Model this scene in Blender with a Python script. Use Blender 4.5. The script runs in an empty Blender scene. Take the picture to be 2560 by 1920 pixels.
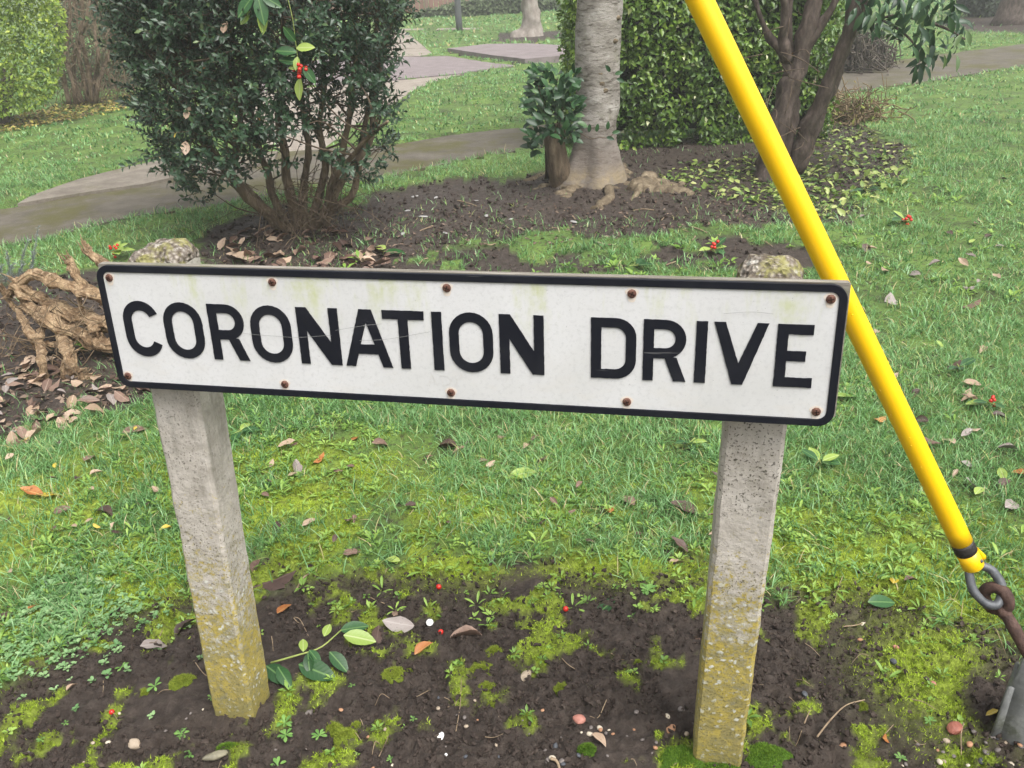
import bpy, bmesh, math, random
import numpy as np
from mathutils import Matrix, Vector, Quaternion

random.seed(11)
rng = np.random.default_rng(11)
scene = bpy.context.scene
COL = scene.collection

# ------------------------------------------------------------------ camera, world, sun, exposure
CAM_H = 1.48
PITCH, ROLL, FPX = 0.45378561, -0.04773232, 2200.0       # focal length in pixels of a 2560 px wide picture
fw = np.array([0, math.cos(PITCH), -math.sin(PITCH)])
up0 = np.array([0, math.sin(PITCH), math.cos(PITCH)])
rt0 = np.array([1.0, 0, 0])
cr, sr = math.cos(ROLL), math.sin(ROLL)
RT, UP = cr * rt0 + sr * up0, -sr * rt0 + cr * up0
CAM = np.array([0, 0, CAM_H])
cd = bpy.data.cameras.new('camera')
cam = bpy.data.objects.new('camera', cd)
COL.objects.link(cam)
cam.matrix_world = Matrix(((RT[0], UP[0], -fw[0], 0), (RT[1], UP[1], -fw[1], 0), (RT[2], UP[2], -fw[2], CAM_H), (0, 0, 0, 1)))
cd.sensor_fit = 'HORIZONTAL'
cd.sensor_width = 36
cd.lens = 36 * FPX / 2560
cd.clip_start = 0.02
cd.clip_end = 600
scene.camera = cam

SUN_EL, SUN_AZ = math.radians(60), math.radians(145)      # azimuth clockwise from +Y
w = bpy.data.worlds.new('World')
scene.world = w
w.use_nodes = True
nt = w.node_tree
nt.nodes.clear()
sky = nt.nodes.new('ShaderNodeTexSky')
sky.sky_type = 'NISHITA'
sky.sun_disc = False
sky.sun_elevation = SUN_EL
sky.sun_rotation = SUN_AZ
sky.air_density = 1.0
sky.dust_density = 6.0
sky.ozone_density = 1.0
hs = nt.nodes.new('ShaderNodeHueSaturation')               # an overcast, misty sky: hardly any blue
hs.inputs['Saturation'].default_value = 0.15
bg = nt.nodes.new('ShaderNodeBackground')
bg.inputs['Strength'].default_value = 0.14
wo = nt.nodes.new('ShaderNodeOutputWorld')
nt.links.new(sky.outputs[0], hs.inputs['Color'])
nt.links.new(hs.outputs[0], bg.inputs[0])
nt.links.new(bg.outputs[0], wo.inputs[0])

sd = bpy.data.lights.new('sun', 'SUN')
sd.energy = 1.5
sd.angle = math.radians(40)
sd.color = (1.0, 0.97, 0.92)
sun = bpy.data.objects.new('sun', sd)
COL.objects.link(sun)
sdir = Vector((math.sin(SUN_AZ) * math.cos(SUN_EL), math.cos(SUN_AZ) * math.cos(SUN_EL), math.sin(SUN_EL)))
sun.rotation_euler = sdir.to_track_quat('Z', 'Y').to_euler()

scene.view_settings.view_transform = 'Standard'
scene.view_settings.look = 'None'
scene.view_settings.gamma = 1
scene.view_settings.use_curve_mapping = False
scene.view_settings.exposure = 0.88
scene.render.engine = 'CYCLES'
cy = scene.cycles
cy.use_denoising = True
cy.max_bounces = 7
cy.diffuse_bounces = 4
cy.glossy_bounces = 2
cy.transmission_bounces = 4
cy.volume_bounces = 1
cy.transparent_max_bounces = 4
cy.caustics_reflective = False
cy.caustics_refractive = False

# ------------------------------------------------------------------ helpers: where things stand
KP = 2560 / 2212.0          # measurements were taken on a 2212 px wide view of the photograph


def ray(px, py):
    return fw + (px * KP - 1280) / FPX * RT - (py * KP - 960) / FPX * UP


def G(px, py, z=0.0):
    d = ray(px, py)
    return CAM + d * ((z - CAM_H) / d[2])


def AT(px, py, Y):
    d = ray(px, py)
    return CAM + d * (Y / d[1])


def msize(npx, p):
    """metres spanned by npx view pixels at the world point p"""
    return npx * KP * float((np.asarray(p) - CAM) @ fw) / FPX


def _h(ix, iy, iz, s):
    h = (ix.astype(np.int64) * 374761393 + iy.astype(np.int64) * 668265263 + iz.astype(np.int64) * 2147483647 + s * 974711) & 0xffffffff
    h = ((h ^ (h >> 13)) * 1274126177) & 0xffffffff
    h = ((h ^ (h >> 16)) * 2246822519) & 0xffffffff
    return ((h ^ (h >> 15)) & 0xffffff) / float(0xffffff)


def vn(x, y, z=None, s=0):
    x = np.asarray(x, float); y = np.asarray(y, float)
    z = np.zeros_like(x) if z is None else np.asarray(z, float)
    ix, iy, iz = np.floor(x), np.floor(y), np.floor(z)
    fx, fy, fz = x - ix, y - iy, z - iz
    fx, fy, fz = fx * fx * (3 - 2 * fx), fy * fy * (3 - 2 * fy), fz * fz * (3 - 2 * fz)
    r = 0
    for dz in (0, 1):
        wz = fz if dz else 1 - fz
        if not dz or fz.any():
            a = _h(ix, iy, iz + dz, s); b = _h(ix + 1, iy, iz + dz, s)
            c = _h(ix, iy + 1, iz + dz, s); d = _h(ix + 1, iy + 1, iz + dz, s)
            r = r + wz * ((a * (1 - fx) + b * fx) * (1 - fy) + (c * (1 - fx) + d * fx) * fy)
    return r


def fbm(x, y, z=None, s=0, o=4):
    r, a, t = 0, 0.5, 0
    for i in range(o):
        r = r + a * vn(x * 2 ** i, y * 2 ** i, None if z is None else z * 2 ** i, s + i * 17)
        t += a
        a *= 0.5
    return r / t


def inpoly(x, y, P):
    r = np.zeros(np.shape(x), bool)
    n = len(P)
    j = n - 1
    for i in range(n):
        xi, yi = P[i]; xj, yj = P[j]
        if yi != yj:
            c = ((yi > y) != (yj > y)) & (x < (xj - xi) * (y - yi) / (yj - yi) + xi)
            r ^= c
        j = i
    return r


def sst(a, b, x):
    t = np.clip((x - a) / (b - a), 0, 1)
    return t * t * (3 - 2 * t)


# ------------------------------------------------------------------ helpers: meshes
def mesh_np(name, V, faces, mat=None, smooth=True, attrs=None):
    me = bpy.data.meshes.new(name)
    V = np.asarray(V, np.float32)
    me.vertices.add(len(V))
    me.vertices.foreach_set('co', V.ravel())
    faces = [np.asarray(f, np.int32) for f in faces if len(f)]
    tot = [np.full(len(f), f.shape[1], np.int32) for f in faces]
    li = np.concatenate([f.ravel() for f in faces])
    lt = np.concatenate(tot)
    ls = np.concatenate(([0], np.cumsum(lt)[:-1])).astype(np.int32)
    me.loops.add(len(li))
    me.loops.foreach_set('vertex_index', li)
    me.polygons.add(len(lt))
    me.polygons.foreach_set('loop_start', ls)
    me.polygons.foreach_set('use_smooth', np.full(len(lt), smooth, bool))
    for k, a in (attrs or {}).items():
        at = me.attributes.new(k, 'FLOAT', 'POINT')
        at.data.foreach_set('value', np.asarray(a, np.float32))
    me.update(calc_edges=True)
    me.validate()
    if mat:
        me.materials.append(mat)
    return me


def obj(name, me, parent=None, **props):
    o = bpy.data.objects.new(name, me)
    COL.objects.link(o)
    if parent is not None:
        o.parent = parent
    for k, v in props.items():
        if v is not None:
            o[k] = v
    return o


def thing(name, label, cat, loc=(0, 0, 0), group=None):
    o = bpy.data.objects.new(name, None)
    o.empty_display_size = 0.05
    COL.objects.link(o)
    o.location = loc
    bpy.context.view_layer.update if False else None
    o['label'] = label
    o['category'] = cat
    if group:
        o['group'] = group
    return o


class MB:
    def __init__(s):
        s.V = []; s.F = {}; s.A = []; s.n = 0

    def add(s, V, faces, r=0.5):
        V = np.asarray(V, float)
        for f in faces:
            f = np.asarray(f, int)
            if len(f):
                s.F.setdefault(f.shape[1], []).append(f + s.n)
        s.V.append(V); s.A.append(np.full(len(V), r) if np.isscalar(r) else np.asarray(r)); s.n += len(V)
        return s

    def mesh(s, name, mat, smooth=True, origin=None):
        V = np.concatenate(s.V)
        if origin is not None:
            V = V - np.asarray(origin)
        return mesh_np(name, V, [np.concatenate(f) for f in s.F.values()], mat, smooth, {'r': np.concatenate(s.A)})

    def build(s, name, mat, parent=None, smooth=True, origin=None, **props):
        return obj(name, s.mesh(name, mat, smooth, origin), parent, **props)


def merge(tv, tf, R, T, rv):
    """copies of a template: R (N,3,3) T (N,3) rv (N,)"""
    N, k = len(T), len(tv)
    V = np.einsum('nij,kj->nki', R, tv) + T[:, None, :]
    off = (np.arange(N) * k)[:, None, None]
    F = [(np.asarray(f)[None] + off).reshape(-1, np.asarray(f).shape[1]) for f in tf]
    return V.reshape(-1, 3), F, np.repeat(rv, k)


def frames(d, upv):
    """rotation matrices with Y along d, Z towards upv"""
    d = d / np.linalg.norm(d, axis=1, keepdims=True)
    x = np.cross(d, upv)
    x /= np.linalg.norm(x, axis=1, keepdims=True) + 1e-9
    z = np.cross(x, d)
    return np.stack([x, d, z], -1)


def leaf_tpl(rows, fold=0.2, curl=0.15, wid=0.5, twist=0.0, wave=0.0):
    """unit-length leaf along +Y with its face towards +Z; rows = [(t, half width 0..1)]"""
    V = []
    for i, (t, hw) in enumerate(rows):
        x = hw * wid / 2
        zc = -curl * t * t
        tw = twist * (t - 0.5)
        wv = wave * math.sin(i * 2.1)
        for sx in (-1, 0, 1):
            V.append((sx * x * math.cos(tw), t, zc + abs(sx) * x * fold * 2 + sx * x * math.sin(tw) + (sx * wv * x)))
    F = []
    for i in range(len(rows) - 1):
        a = i * 3
        F += [(a, a + 1, a + 4, a + 3), (a + 1, a + 2, a + 5, a + 4)]
    return np.array(V), [np.array(F)]


OVAL = [(0, .06), (.2, .72), (.5, 1), (.8, .7), (1, .04)]
OVATE = [(0, .1), (.32, 1), (.7, .66), (1, .03)]
SMALL = [(0, .12), (.5, 1), (1, .10)]
FINE = [(0, .03), (.06, .3), (.18, .68), (.35, .95), (.52, 1), (.7, .82), (.86, .5), (.95, .22), (1, .02)]


def tube(P, R, n=8, cap=True, amp=0.0, fr=6.0, s=0, flat=1.0):
    P = np.asarray(P, float); R = np.broadcast_to(np.asarray(R, float), (len(P),))
    T = np.gradient(P, axis=0)
    T /= np.linalg.norm(T, axis=1, keepdims=True) + 1e-12
    ref = np.array([0, 0, 1.0]) if abs(T[0][2]) < .9 else np.array([1.0, 0, 0])
    u = np.cross(T[0], ref); u /= np.linalg.norm(u)
    V = []
    for i in range(len(P)):
        u = u - T[i] * (u @ T[i]); u /= np.linalg.norm(u)
        v = np.cross(T[i], u)
        a = np.arange(n) * 2 * math.pi / n
        V.append(P[i] + R[i] * (np.cos(a)[:, None] * u + flat * np.sin(a)[:, None] * v))
    V = np.concatenate(V)
    if amp:
        C = np.repeat(P, n, 0)
        d = V - C
        k = fbm(V[:, 0] * fr, V[:, 1] * fr, V[:, 2] * fr, s, 3) - .5
        V = V + d * (k * 2 * amp)[:, None]
    F = []
    for i in range(len(P) - 1):
        for j in range(n):
            F.append((i * n + j, i * n + (j + 1) % n, (i + 1) * n + (j + 1) % n, (i + 1) * n + j))
    FF = [np.array(F)]
    if cap:
        V = np.concatenate([V, P[:1], P[-1:]])
        a, b = len(V) - 2, len(V) - 1
        m = (len(P) - 1) * n
        FF.append(np.array([(a, (j + 1) % n, j) for j in range(n)] + [(b, m + j, m + (j + 1) % n) for j in range(n)]))
    return V, FF


def smooth_path(pts, n):
    pts = np.asarray(pts, float)
    if len(pts) < 3:
        t = np.linspace(0, 1, n)[:, None]
        return pts[0] * (1 - t) + pts[-1] * t
    P = np.vstack([2 * pts[0] - pts[1], pts, 2 * pts[-1] - pts[-2]])
    out = []
    m = len(pts) - 1
    for q in np.linspace(0, m, n):
        i = min(int(q), m - 1); t = q - i
        a, b, c, d = P[i], P[i + 1], P[i + 2], P[i + 3]
        out.append(.5 * (2 * b + (c - a) * t + (2 * a - 5 * b + 4 * c - d) * t * t + (3 * b - a - 3 * c + d) * t ** 3))
    return np.array(out)


def ico(sub=1):
    bm = bmesh.new()
    bmesh.ops.create_icosphere(bm, subdivisions=sub, radius=1)
    V = np.array([v.co[:] for v in bm.verts]); F = np.array([[v.index for v in f.verts] for f in bm.faces])
    bm.free()
    return V, [F]


def box(x0, x1, y0, y1, z0, z1):
    V = np.array([(x, y, z) for z in (z0, z1) for y in (y0, y1) for x in (x0, x1)], float)
    F = np.array([(0, 2, 3, 1), (4, 5, 7, 6), (0, 1, 5, 4), (2, 6, 7, 3), (0, 4, 6, 2), (1, 3, 7, 5)])
    return V, [F]


# ------------------------------------------------------------------ helpers: materials
class NT:
    def __init__(s, name):
        s.m = bpy.data.materials.new(name)
        s.m.use_nodes = True
        s.t = s.m.node_tree
        s.t.nodes.clear()
        s.out = s.n('ShaderNodeOutputMaterial')
        s.b = s.n('ShaderNodeBsdfPrincipled')
        s.l(s.b.outputs[0], s.out.inputs['Surface'])
        s._tc = None

    def n(s, t, **k):
        o = s.t.nodes.new(t)
        for a, v in k.items():
            setattr(o, a, v)
        return o

    def l(s, a, b):
        s.t.links.new(a, b)

    def tc(s, which='Object'):
        if s._tc is None:
            s._tc = s.n('ShaderNodeTexCoord')
        return s._tc.outputs[which]

    def put(s, sock, v):
        if hasattr(v, 'links') or hasattr(v, 'is_linked'):
            s.l(v, sock)
        elif isinstance(v, tuple) and len(v) == 3:
            sock.default_value = (*v, 1)
        else:
            sock.default_value = v

    def noise(s, sc, det=4, rough=.6, vec=None, scale3=None):
        o = s.n('ShaderNodeTexNoise')
        o.inputs['Scale'].default_value = sc
        o.inputs['Detail'].default_value = det
        o.inputs['Roughness'].default_value = rough
        v = vec if vec is not None else s.tc()
        if scale3:
            mp = s.n('ShaderNodeMapping')
            mp.inputs['Scale'].default_value = scale3
            s.l(v, mp.inputs[0]); v = mp.outputs[0]
        s.l(v, o.inputs['Vector'])
        return o.outputs['Fac']

    def vor(s, sc, feat='F1', vec=None):
        o = s.n('ShaderNodeTexVoronoi', feature=feat)
        o.inputs['Scale'].default_value = sc
        s.l(vec if vec is not None else s.tc(), o.inputs['Vector'])
        return o.outputs['Distance']

    def rng(s, v, a, b, c=0.0, d=1.0):
        o = s.n('ShaderNodeMapRange')
        s.put(o.inputs[0], v)
        for i, q in enumerate((a, b, c, d)):
            o.inputs[i + 1].default_value = q
        return o.outputs[0]

    def mix(s, f, a, b, mode='MIX'):
        o = s.n('ShaderNodeMix', data_type='RGBA', blend_type=mode)
        s.put(o.inputs[0], f); s.put(o.inputs[6], a); s.put(o.inputs[7], b)
        return o.outputs[2]

    def math(s, op, a, b=0.0):
        o = s.n('ShaderNodeMath', operation=op)
        s.put(o.inputs[0], a); s.put(o.inputs[1], b)
        return o.outputs[0]

    def attr(s, name):
        o = s.n('ShaderNodeAttribute', attribute_name=name)
        return o.outputs['Fac']

    def sep(s, v):
        o = s.n('ShaderNodeSeparateXYZ')
        s.l(v, o.inputs[0])
        return o.outputs

    def rand(s):
        return s.n('ShaderNodeObjectInfo').outputs['Random']

    def ramp(s, f, stops):
        o = s.n('ShaderNodeValToRGB')
        e = o.color_ramp.elements
        while len(e) < len(stops):
            e.new(.5)
        for q, (p, c) in zip(e, stops):
            q.position = p; q.color = (*c, 1)
        s.put(o.inputs[0], f)
        return o.outputs[0]

    def bump(s, h, st=.3, dist=.01):
        o = s.n('ShaderNodeBump')
        o.inputs['Strength'].default_value = st
        o.inputs['Distance'].default_value = dist
        s.l(h, o.inputs['Height'])
        s.l(o.outputs[0], s.b.inputs['Normal'])

    def fin(s, col, rough=.6, spec=.5, trans=0.0, metal=0.0):
        s.put(s.b.inputs['Base Color'], col)
        s.put(s.b.inputs['Roughness'], rough)
        s.b.inputs['Specular IOR Level'].default_value = spec
        s.b.inputs['Metallic'].default_value = metal
        if trans:
            tr = s.n('ShaderNodeBsdfTranslucent')
            s.put(tr.inputs[0], col)
            mx = s.n('ShaderNodeMixShader')
            mx.inputs[0].default_value = trans
            s.l(s.b.outputs[0], mx.inputs[1]); s.l(tr.outputs[0], mx.inputs[2])
            s.l(mx.outputs[0], s.out.inputs['Surface'])
        return s.m


def leaf_mat(name, stops, rough=.4, spec=.5, trans=.25, own=False, vein=None, blotch=None):
    """own: colour drawn per object, else per leaf from the mesh attribute r"""
    t = NT(name)
    f = t.rand() if own else t.attr('r')
    c = t.ramp(f, stops)
    if blotch:
        c = t.mix(t.rng(t.noise(blotch[1], 3, .6), .45, .65), c, blotch[0])
    if vein:
        x, y, z = t.sep(t.tc())
        ax = t.math('ABSOLUTE', x)
        rib = t.rng(ax, .012, .03, 1, 0)
        sv = t.math('SINE', t.math('MULTIPLY', t.math('SUBTRACT', y, t.math('MULTIPLY', ax, .8)), 52.0))
        svm = t.rng(sv, .85, 1, 0, .16)
        c = t.mix(t.math('MAXIMUM', rib, svm), c, vein)
        t.bump(sv, .03, .02)
    return t.fin(c, rough, spec, trans)


def simple(name, stops, sc=8, det=5, rough=.7, spec=.4, bump=.3, bd=.01, metal=0, bsc=None):
    t = NT(name)
    f = t.noise(sc, det)
    t.bump(t.noise(bsc or sc * 4, 6), bump, bd)
    return t.fin(t.ramp(t.rng(f, .3, .7), stops), rough, spec, 0, metal)

# ------------------------------------------------------------------ the ground: zones
def GP(P):
    return [tuple(G(*p)[:2]) for p in P]


FRONT = GP([(-300, 1560), (0, 1480), (150, 1390), (250, 1310), (400, 1275), (560, 1235), (750, 1215), (1000, 1235), (1200, 1225),
            (1500, 1235), (1660, 1250), (1900, 1275), (2100, 1330), (2212, 1390), (2500, 1450)])
FX, FY = np.array([p[0] for p in FRONT]), np.array([p[1] for p in FRONT])
BED = GP([(430, 520), (520, 470), (620, 450), (760, 440), (830, 400), (1000, 385), (1130, 372), (1330, 322), (1480, 298), (1640, 285), (1760, 275),
          (1830, 250), (1900, 285), (1960, 320), (1900, 400), (1850, 440), (1790, 475), (1600, 492), (1400, 488), (1200, 500), (1050, 525),
          (900, 560), (700, 585), (480, 580)])
FRINGE = GP([(430, 520), (700, 470), (1400, 470), (1760, 440), (1880, 420), (1800, 560), (1500, 590), (900, 620), (430, 620)])
STUMPBED = GP([(-200, 640), (0, 610), (120, 570), (260, 590), (420, 600), (400, 700), (380, 850), (200, 890), (110, 935), (0, 960), (-200, 1000)])
PATH1 = [(-260, 505), (0, 449), (38, 443), (150, 391), (206, 378), (314, 352), (500, 335), (700, 318), (855, 309), (992, 286), (1139, 271), (1300, 250),
         (1500, 216), (1801, 153), (1979, 122), (2212, 93), (2500, 60), (2500, 115), (2212, 142), (2162, 146), (2016, 171), (1870, 191), (1790, 200), (1600, 240),
         (1300, 298), (1139, 318), (950, 352), (812, 384), (620, 412), (430, 447), (301, 460), (180, 488), (86, 513), (0, 526), (-260, 590)]
PALE_NEAR = [(640, 330), (700, 318), (760, 275), (833, 228), (851, 223), (885, 198), (928, 176), (984, 162), (997, 158), (838, 173), (700, 182), (560, 200), (500, 240), (560, 300)]
PURPLE = [(838, 172), (997, 157), (1044, 149), (1117, 140.5), (1134, 141), (1061, 134.5), (967, 119.5), (846, 122), (700, 126), (560, 150), (560, 198), (700, 180)]
PAD = [(967, 113), (1053, 103), (1143, 102), (1225, 107), (1300, 112), (1300, 122), (1231, 128), (1134, 137), (1061, 128)]
FARPATH = [(842, 62), (870, 62), (939, 118), (848, 121.5), (790, 123), (815, 62)]
STRIP = [(600, 64), (842, 61), (1052, 58.5), (1052, 61.5), (842, 64.5), (600, 68)]
PZ = {k: GP(v) for k, v in dict(PATH1=PATH1, PALE=PALE_NEAR, PURPLE=PURPLE, PAD=PAD, FAR=FARPATH, STRIP=STRIP).items()}
RING1, RING2 = G(1150, 76)[:2], G(2215, 52)[:2]


def zones(x, y):
    """soil, moss and path weights at ground points"""
    n1 = fbm(x * 7, y * 7, s=3) - .5
    n2 = fbm(x * 2.2, y * 2.2, s=9) - .5
    yb = np.interp(x, FX, FY)
    front = sst(.08, -.05, y - yb + n1 * .34)
    wx, wy = x + (fbm(x * 4, y * 4, s=21) - .5) * .45, y + (fbm(x * 4, y * 4, s=31) - .5) * .6
    bed = inpoly(wx, wy, BED).astype(float)
    bed = np.maximum(bed, (inpoly(wx, wy, FRINGE) & (fbm(x * 3.4, y * 3.4, s=33) > .44)).astype(float))
    st = inpoly(wx, wy, STUMPBED).astype(float)
    ring = ((np.hypot(x - RING1[0], (y - RING1[1]) * .6) < .75 + n1) | (np.hypot(x - RING2[0], (y - RING2[1]) * .6) < 1.3 + n1)).astype(float)
    path = np.zeros(np.shape(x))
    for k in PZ.values():
        path = np.maximum(path, inpoly(x, y, k))
    soil = np.maximum.reduce([front, bed, st, ring]) * (1 - path)
    band = np.exp(-(np.maximum(y - yb - .05, 0) / .40) ** 2) * np.exp(-(np.minimum(y - yb - .05, 0) / .085) ** 2)
    left = sst(-.25, -.55, x) * sst(2.9, 2.3, y) * sst(.0, .12, y - yb) * 1.25
    right = np.exp(-(((x - .93) / .13) ** 2 + ((y - 1.47) / .17) ** 2))
    spots = sst(.585, .70, fbm(x * 13, y * 13, s=44, o=5)) * (y < 2.1) * .9
    mn = fbm(x * 5, y * 5, s=55)
    moss = np.clip(np.maximum.reduce([band * .95, left * .85, right * 1.1]) * sst(.30, .50, mn) * 1.15 + spots, 0, 1) * (1 - path)
    return soil, moss, path


def hgt(x, y, fine=True):
    x = np.asarray(x, float); y = np.asarray(y, float)
    soil, moss, path = zones(x, y)
    h = (fbm(x * 1.3, y * 1.3, s=70) - .5) * .05 * sst(1.2, 3, y)
    cl = fbm(x * 26, y * 26, s=71, o=4) - .5
    cl2 = np.abs(fbm(x * 60, y * 60, s=72, o=3) - .5)
    cl3 = fbm(x * 48, y * 48, s=76, o=3)
    near_ = sst(2.4, 1.9, y)
    pat = .45 + .55 * sst(.22, .42, fbm(x * 6, y * 6, s=171))
    h = h + soil * (cl * .022 + (.3 - cl2) * .012 - .010 + near_ * pat * ((1 - np.abs(cl3 - .5) * 6) * .013 - .005)) + (1 - soil) * (fbm(x * 9, y * 9, s=73) - .5) * .02 + moss * (fbm(x * 42, y * 42, s=74, o=3) - .38) * .034
    return np.where(path > 0, -.07, h)


def axis(fine0, fine1, step, lo, hi, gr):
    a = list(np.arange(fine0, fine1, step))
    s, v = step, a[-1]
    while v < hi:
        s = min(s * gr, 12); v += s; a.append(v)
    s, v = step, a[0]
    while v > lo:
        s = min(s * gr, 12); v -= s; a.insert(0, v)
    return np.array(a)


gx = axis(-1.15, 1.2, .0072, -90, 90, 1.06)
gy = axis(1.12, 1.95, .0072, -6, 140, 1.03)
X, Y = np.meshgrid(gx, gy)
S_, M_, P_ = zones(X, Y)
Z = hgt(X, Y)
nx, ny = len(gx), len(gy)
idx = np.arange(nx * ny).reshape(ny, nx)
quads = np.stack([idx[:-1, :-1].ravel(), idx[:-1, 1:].ravel(), idx[1:, 1:].ravel(), idx[1:, :-1].ravel()], 1)

t = NT('earth_and_turf_base')
soilc = t.ramp(t.rng(t.noise(34, 8, .7), .3, .7), [(0, (.024, .0165, .0125)), (.5, (.046, .034, .027)), (1, (.085, .066, .054))])
soilc = t.mix(t.rng(t.noise(2.5, 4), .55, .75), soilc, (.066, .050, .038))
turf = t.ramp(t.rng(t.noise(3.0, 6, .7), .3, .7), [(0, (.042, .060, .018)), (.5, (.095, .165, .032)), (1, (.16, .25, .05))])
turf = t.mix(t.rng(t.noise(45, 4), .52, .66), turf, (.035, .030, .016))
mossc = t.ramp(t.rng(t.noise(60, 5), .3, .7), [(0, (.07, .075, .014)), (.55, (.20, .265, .026)), (1, (.34, .43, .055))])
c = t.mix(t.attr('soil'), turf, soilc)
c = t.mix(t.attr('moss'), c, mossc)
t.bump(t.noise(120, 7, .75), .9, .010)
GROUND = t.fin(c, t.rng(t.noise(20, 3), .3, .7, .55, .9), .35)
me = mesh_np('ground', np.stack([X, Y, Z], -1).reshape(-1, 3), [quads], GROUND, True, {'soil': S_.ravel(), 'moss': M_.ravel()})
ground = obj('ground', me, kind='structure')


# ------------------------------------------------------------------ paths
def path_mat(name, stops, mossamt, crackle=0.0):
    t = NT(name)
    c = t.ramp(t.rng(t.noise(5, 8, .72), .3, .7), stops)
    c = t.mix(t.rng(t.noise(160, 3), .45, .7, 0, .6), c, tuple(q * .55 for q in stops[0][1]))
    if mossamt:
        c = t.mix(t.rng(t.noise(1.7, 6, .75), .62 - mossamt, .78 - mossamt, 0, .8), c, (.075, .070, .014))
    t.bump(t.noise(180, 5, .7), .5, .006)
    return t.fin(c, .75, .35)


PM_PATH = path_mat('mossy_tarmac', [(0, (.070, .060, .046)), (.5, (.115, .100, .078)), (1, (.165, .145, .115))], .16)
PM_PALE = path_mat('pale_concrete', [(0, (.20, .17, .14)), (.5, (.285, .245, .205)), (1, (.36, .32, .27))], 0.02)
PM_SLAB = path_mat('worn_concrete', [(0, (.12, .10, .08)), (.5, (.19, .165, .135)), (1, (.26, .23, .19))], .08)
PM_PURP = path_mat('purple_grey_tarmac', [(0, (.165, .135, .135)), (.5, (.215, .18, .18)), (1, (.265, .225, .225))], 0)
PM_KERB = path_mat('kerb_stone', [(0, (.06, .055, .045)), (1, (.12, .11, .09))], .1)


def slab(name, P, z, mat, thick=.07, jit=.012, step=.06, world=False, parent=None, mat_side=None, **props):
    W = np.array(P if world else GP(P))
    pts = []
    for i in range(len(W)):
        a, b = W[i], W[(i + 1) % len(W)]
        n = max(1, int(np.linalg.norm(b - a) / step))
        for k in range(n):
            pts.append(a + (b - a) * k / n)
    pts = np.array(pts)
    pts = pts + np.stack([fbm(pts[:, 0] * 6, pts[:, 1] * 6, s=91) - .5, fbm(pts[:, 0] * 6, pts[:, 1] * 6, s=97) - .5], 1) * jit * 4
    bm = bmesh.new()
    vs = [bm.verts.new((p[0], p[1], z)) for p in pts]
    f = bm.faces.new(vs)
    f.normal_update()
    if f.normal.z < 0:
        f.normal_flip()
    r = bmesh.ops.extrude_face_region(bm, geom=[f])
    # keep the old face as the underside
    lo = [v for v in r['geom'] if isinstance(v, bmesh.types.BMVert)]
    for v in lo:
        v.co.z -= thick
    bmesh.ops.recalc_face_normals(bm, faces=bm.faces)
    top = [q for q in bm.faces if abs(q.normal.z) > .9]
    bmesh.ops.triangulate(bm, faces=top)
    me = bpy.data.meshes.new(name)
    bm.to_mesh(me); bm.free()
    me.materials.append(mat)
    return obj(name, me, parent, **props)


slab('path', PATH1, -.012, PM_PATH, kind='structure')
slab('path_slab', [(38, 443), (73, 423), (172, 389), (266, 365), (339, 349), (480, 338), (600, 328), (590, 350), (480, 372), (387, 382), (309, 400), (180, 419), (77, 436)], .010, PM_SLAB, .03, .006, kind='structure')
slab('concrete_path', PALE_NEAR, -.016, PM_PALE, kind='structure')
slab('tarmac_path', PURPLE, -.008, PM_PURP, kind='structure')
slab('raised_pavement', PAD, .065, PM_PURP, .13, .004, kind='structure')
# flagstones of the far path, joint by joint
A0, A1, B0, B1 = [np.array(G(*p)[:2]) for p in ((820, 63), (870, 62), (790, 122.5), (939, 118))]
cuts = [0, .17, .36, .57, .78, 1.0]
for i in range(5):
    u0, u1 = cuts[i] + .004, cuts[i + 1] - .004
    q = [A0 + (B0 - A0) * u0, A1 + (B1 - A1) * u0, A1 + (B1 - A1) * u1, A0 + (B0 - A0) * u1]
    slab('paving_slab', q, -.014 + .003 * (i % 2), PM_PALE, .06, .006, .15, True, kind='structure')
slab('cross_path', STRIP, -.012, PM_PALE, .06, .01, .2, kind='structure')

# ------------------------------------------------------------------ grass, moss, crumbs (stuff)
def infrust(x, y, z=0, m=.10):
    d = np.stack([x, y, np.zeros_like(x) + z - CAM_H], -1)
    w_ = d @ fw
    u = (d @ RT) / w_ * FPX / 1280; v = (d @ UP) / w_ * FPX / 960
    return (w_ > .2) & (np.abs(u) < 1 + m + .25 / np.maximum(w_, .5)) & (v < 1.12) & (v > -1.18)


def blades(x, y, z, L, Wd, lean, az, r, rows=3):
    n = len(x)
    d = np.stack([np.cos(az), np.sin(az)], -1)
    face = az + rng.uniform(-1.3, 1.3, n)
    sx = np.stack([-np.sin(face), np.cos(face), np.zeros(n)], -1)
    ts = np.linspace(0, 1, rows)
    V = []
    for i, tt in enumerate(ts):
        out = L * lean * (tt ** 1.7)
        hh = L * np.sqrt(np.maximum(0, 1 - .75 * lean ** 2)) * (tt - .28 * lean * tt * tt)
        c = np.stack([x + d[:, 0] * out, y + d[:, 1] * out, z + hh], -1)
        if i < rows - 1:
            ww = (Wd * (1 - .45 * tt))[:, None] / 2
            V += [c - sx * ww, c + sx * ww]
        else:
            V += [c]
    k = len(V)
    V = np.stack(V, 1).reshape(-1, 3)
    o = (np.arange(n) * k)[:, None]
    Q = [np.array([[2 * i, 2 * i + 1, 2 * i + 3, 2 * i + 2]]) + o for i in range(rows - 2)]
    T = np.array([[k - 3, k - 2, k - 1]]) + o
    return V, ([np.concatenate(Q)] if Q else []) + [T], np.repeat(r, k)


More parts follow.
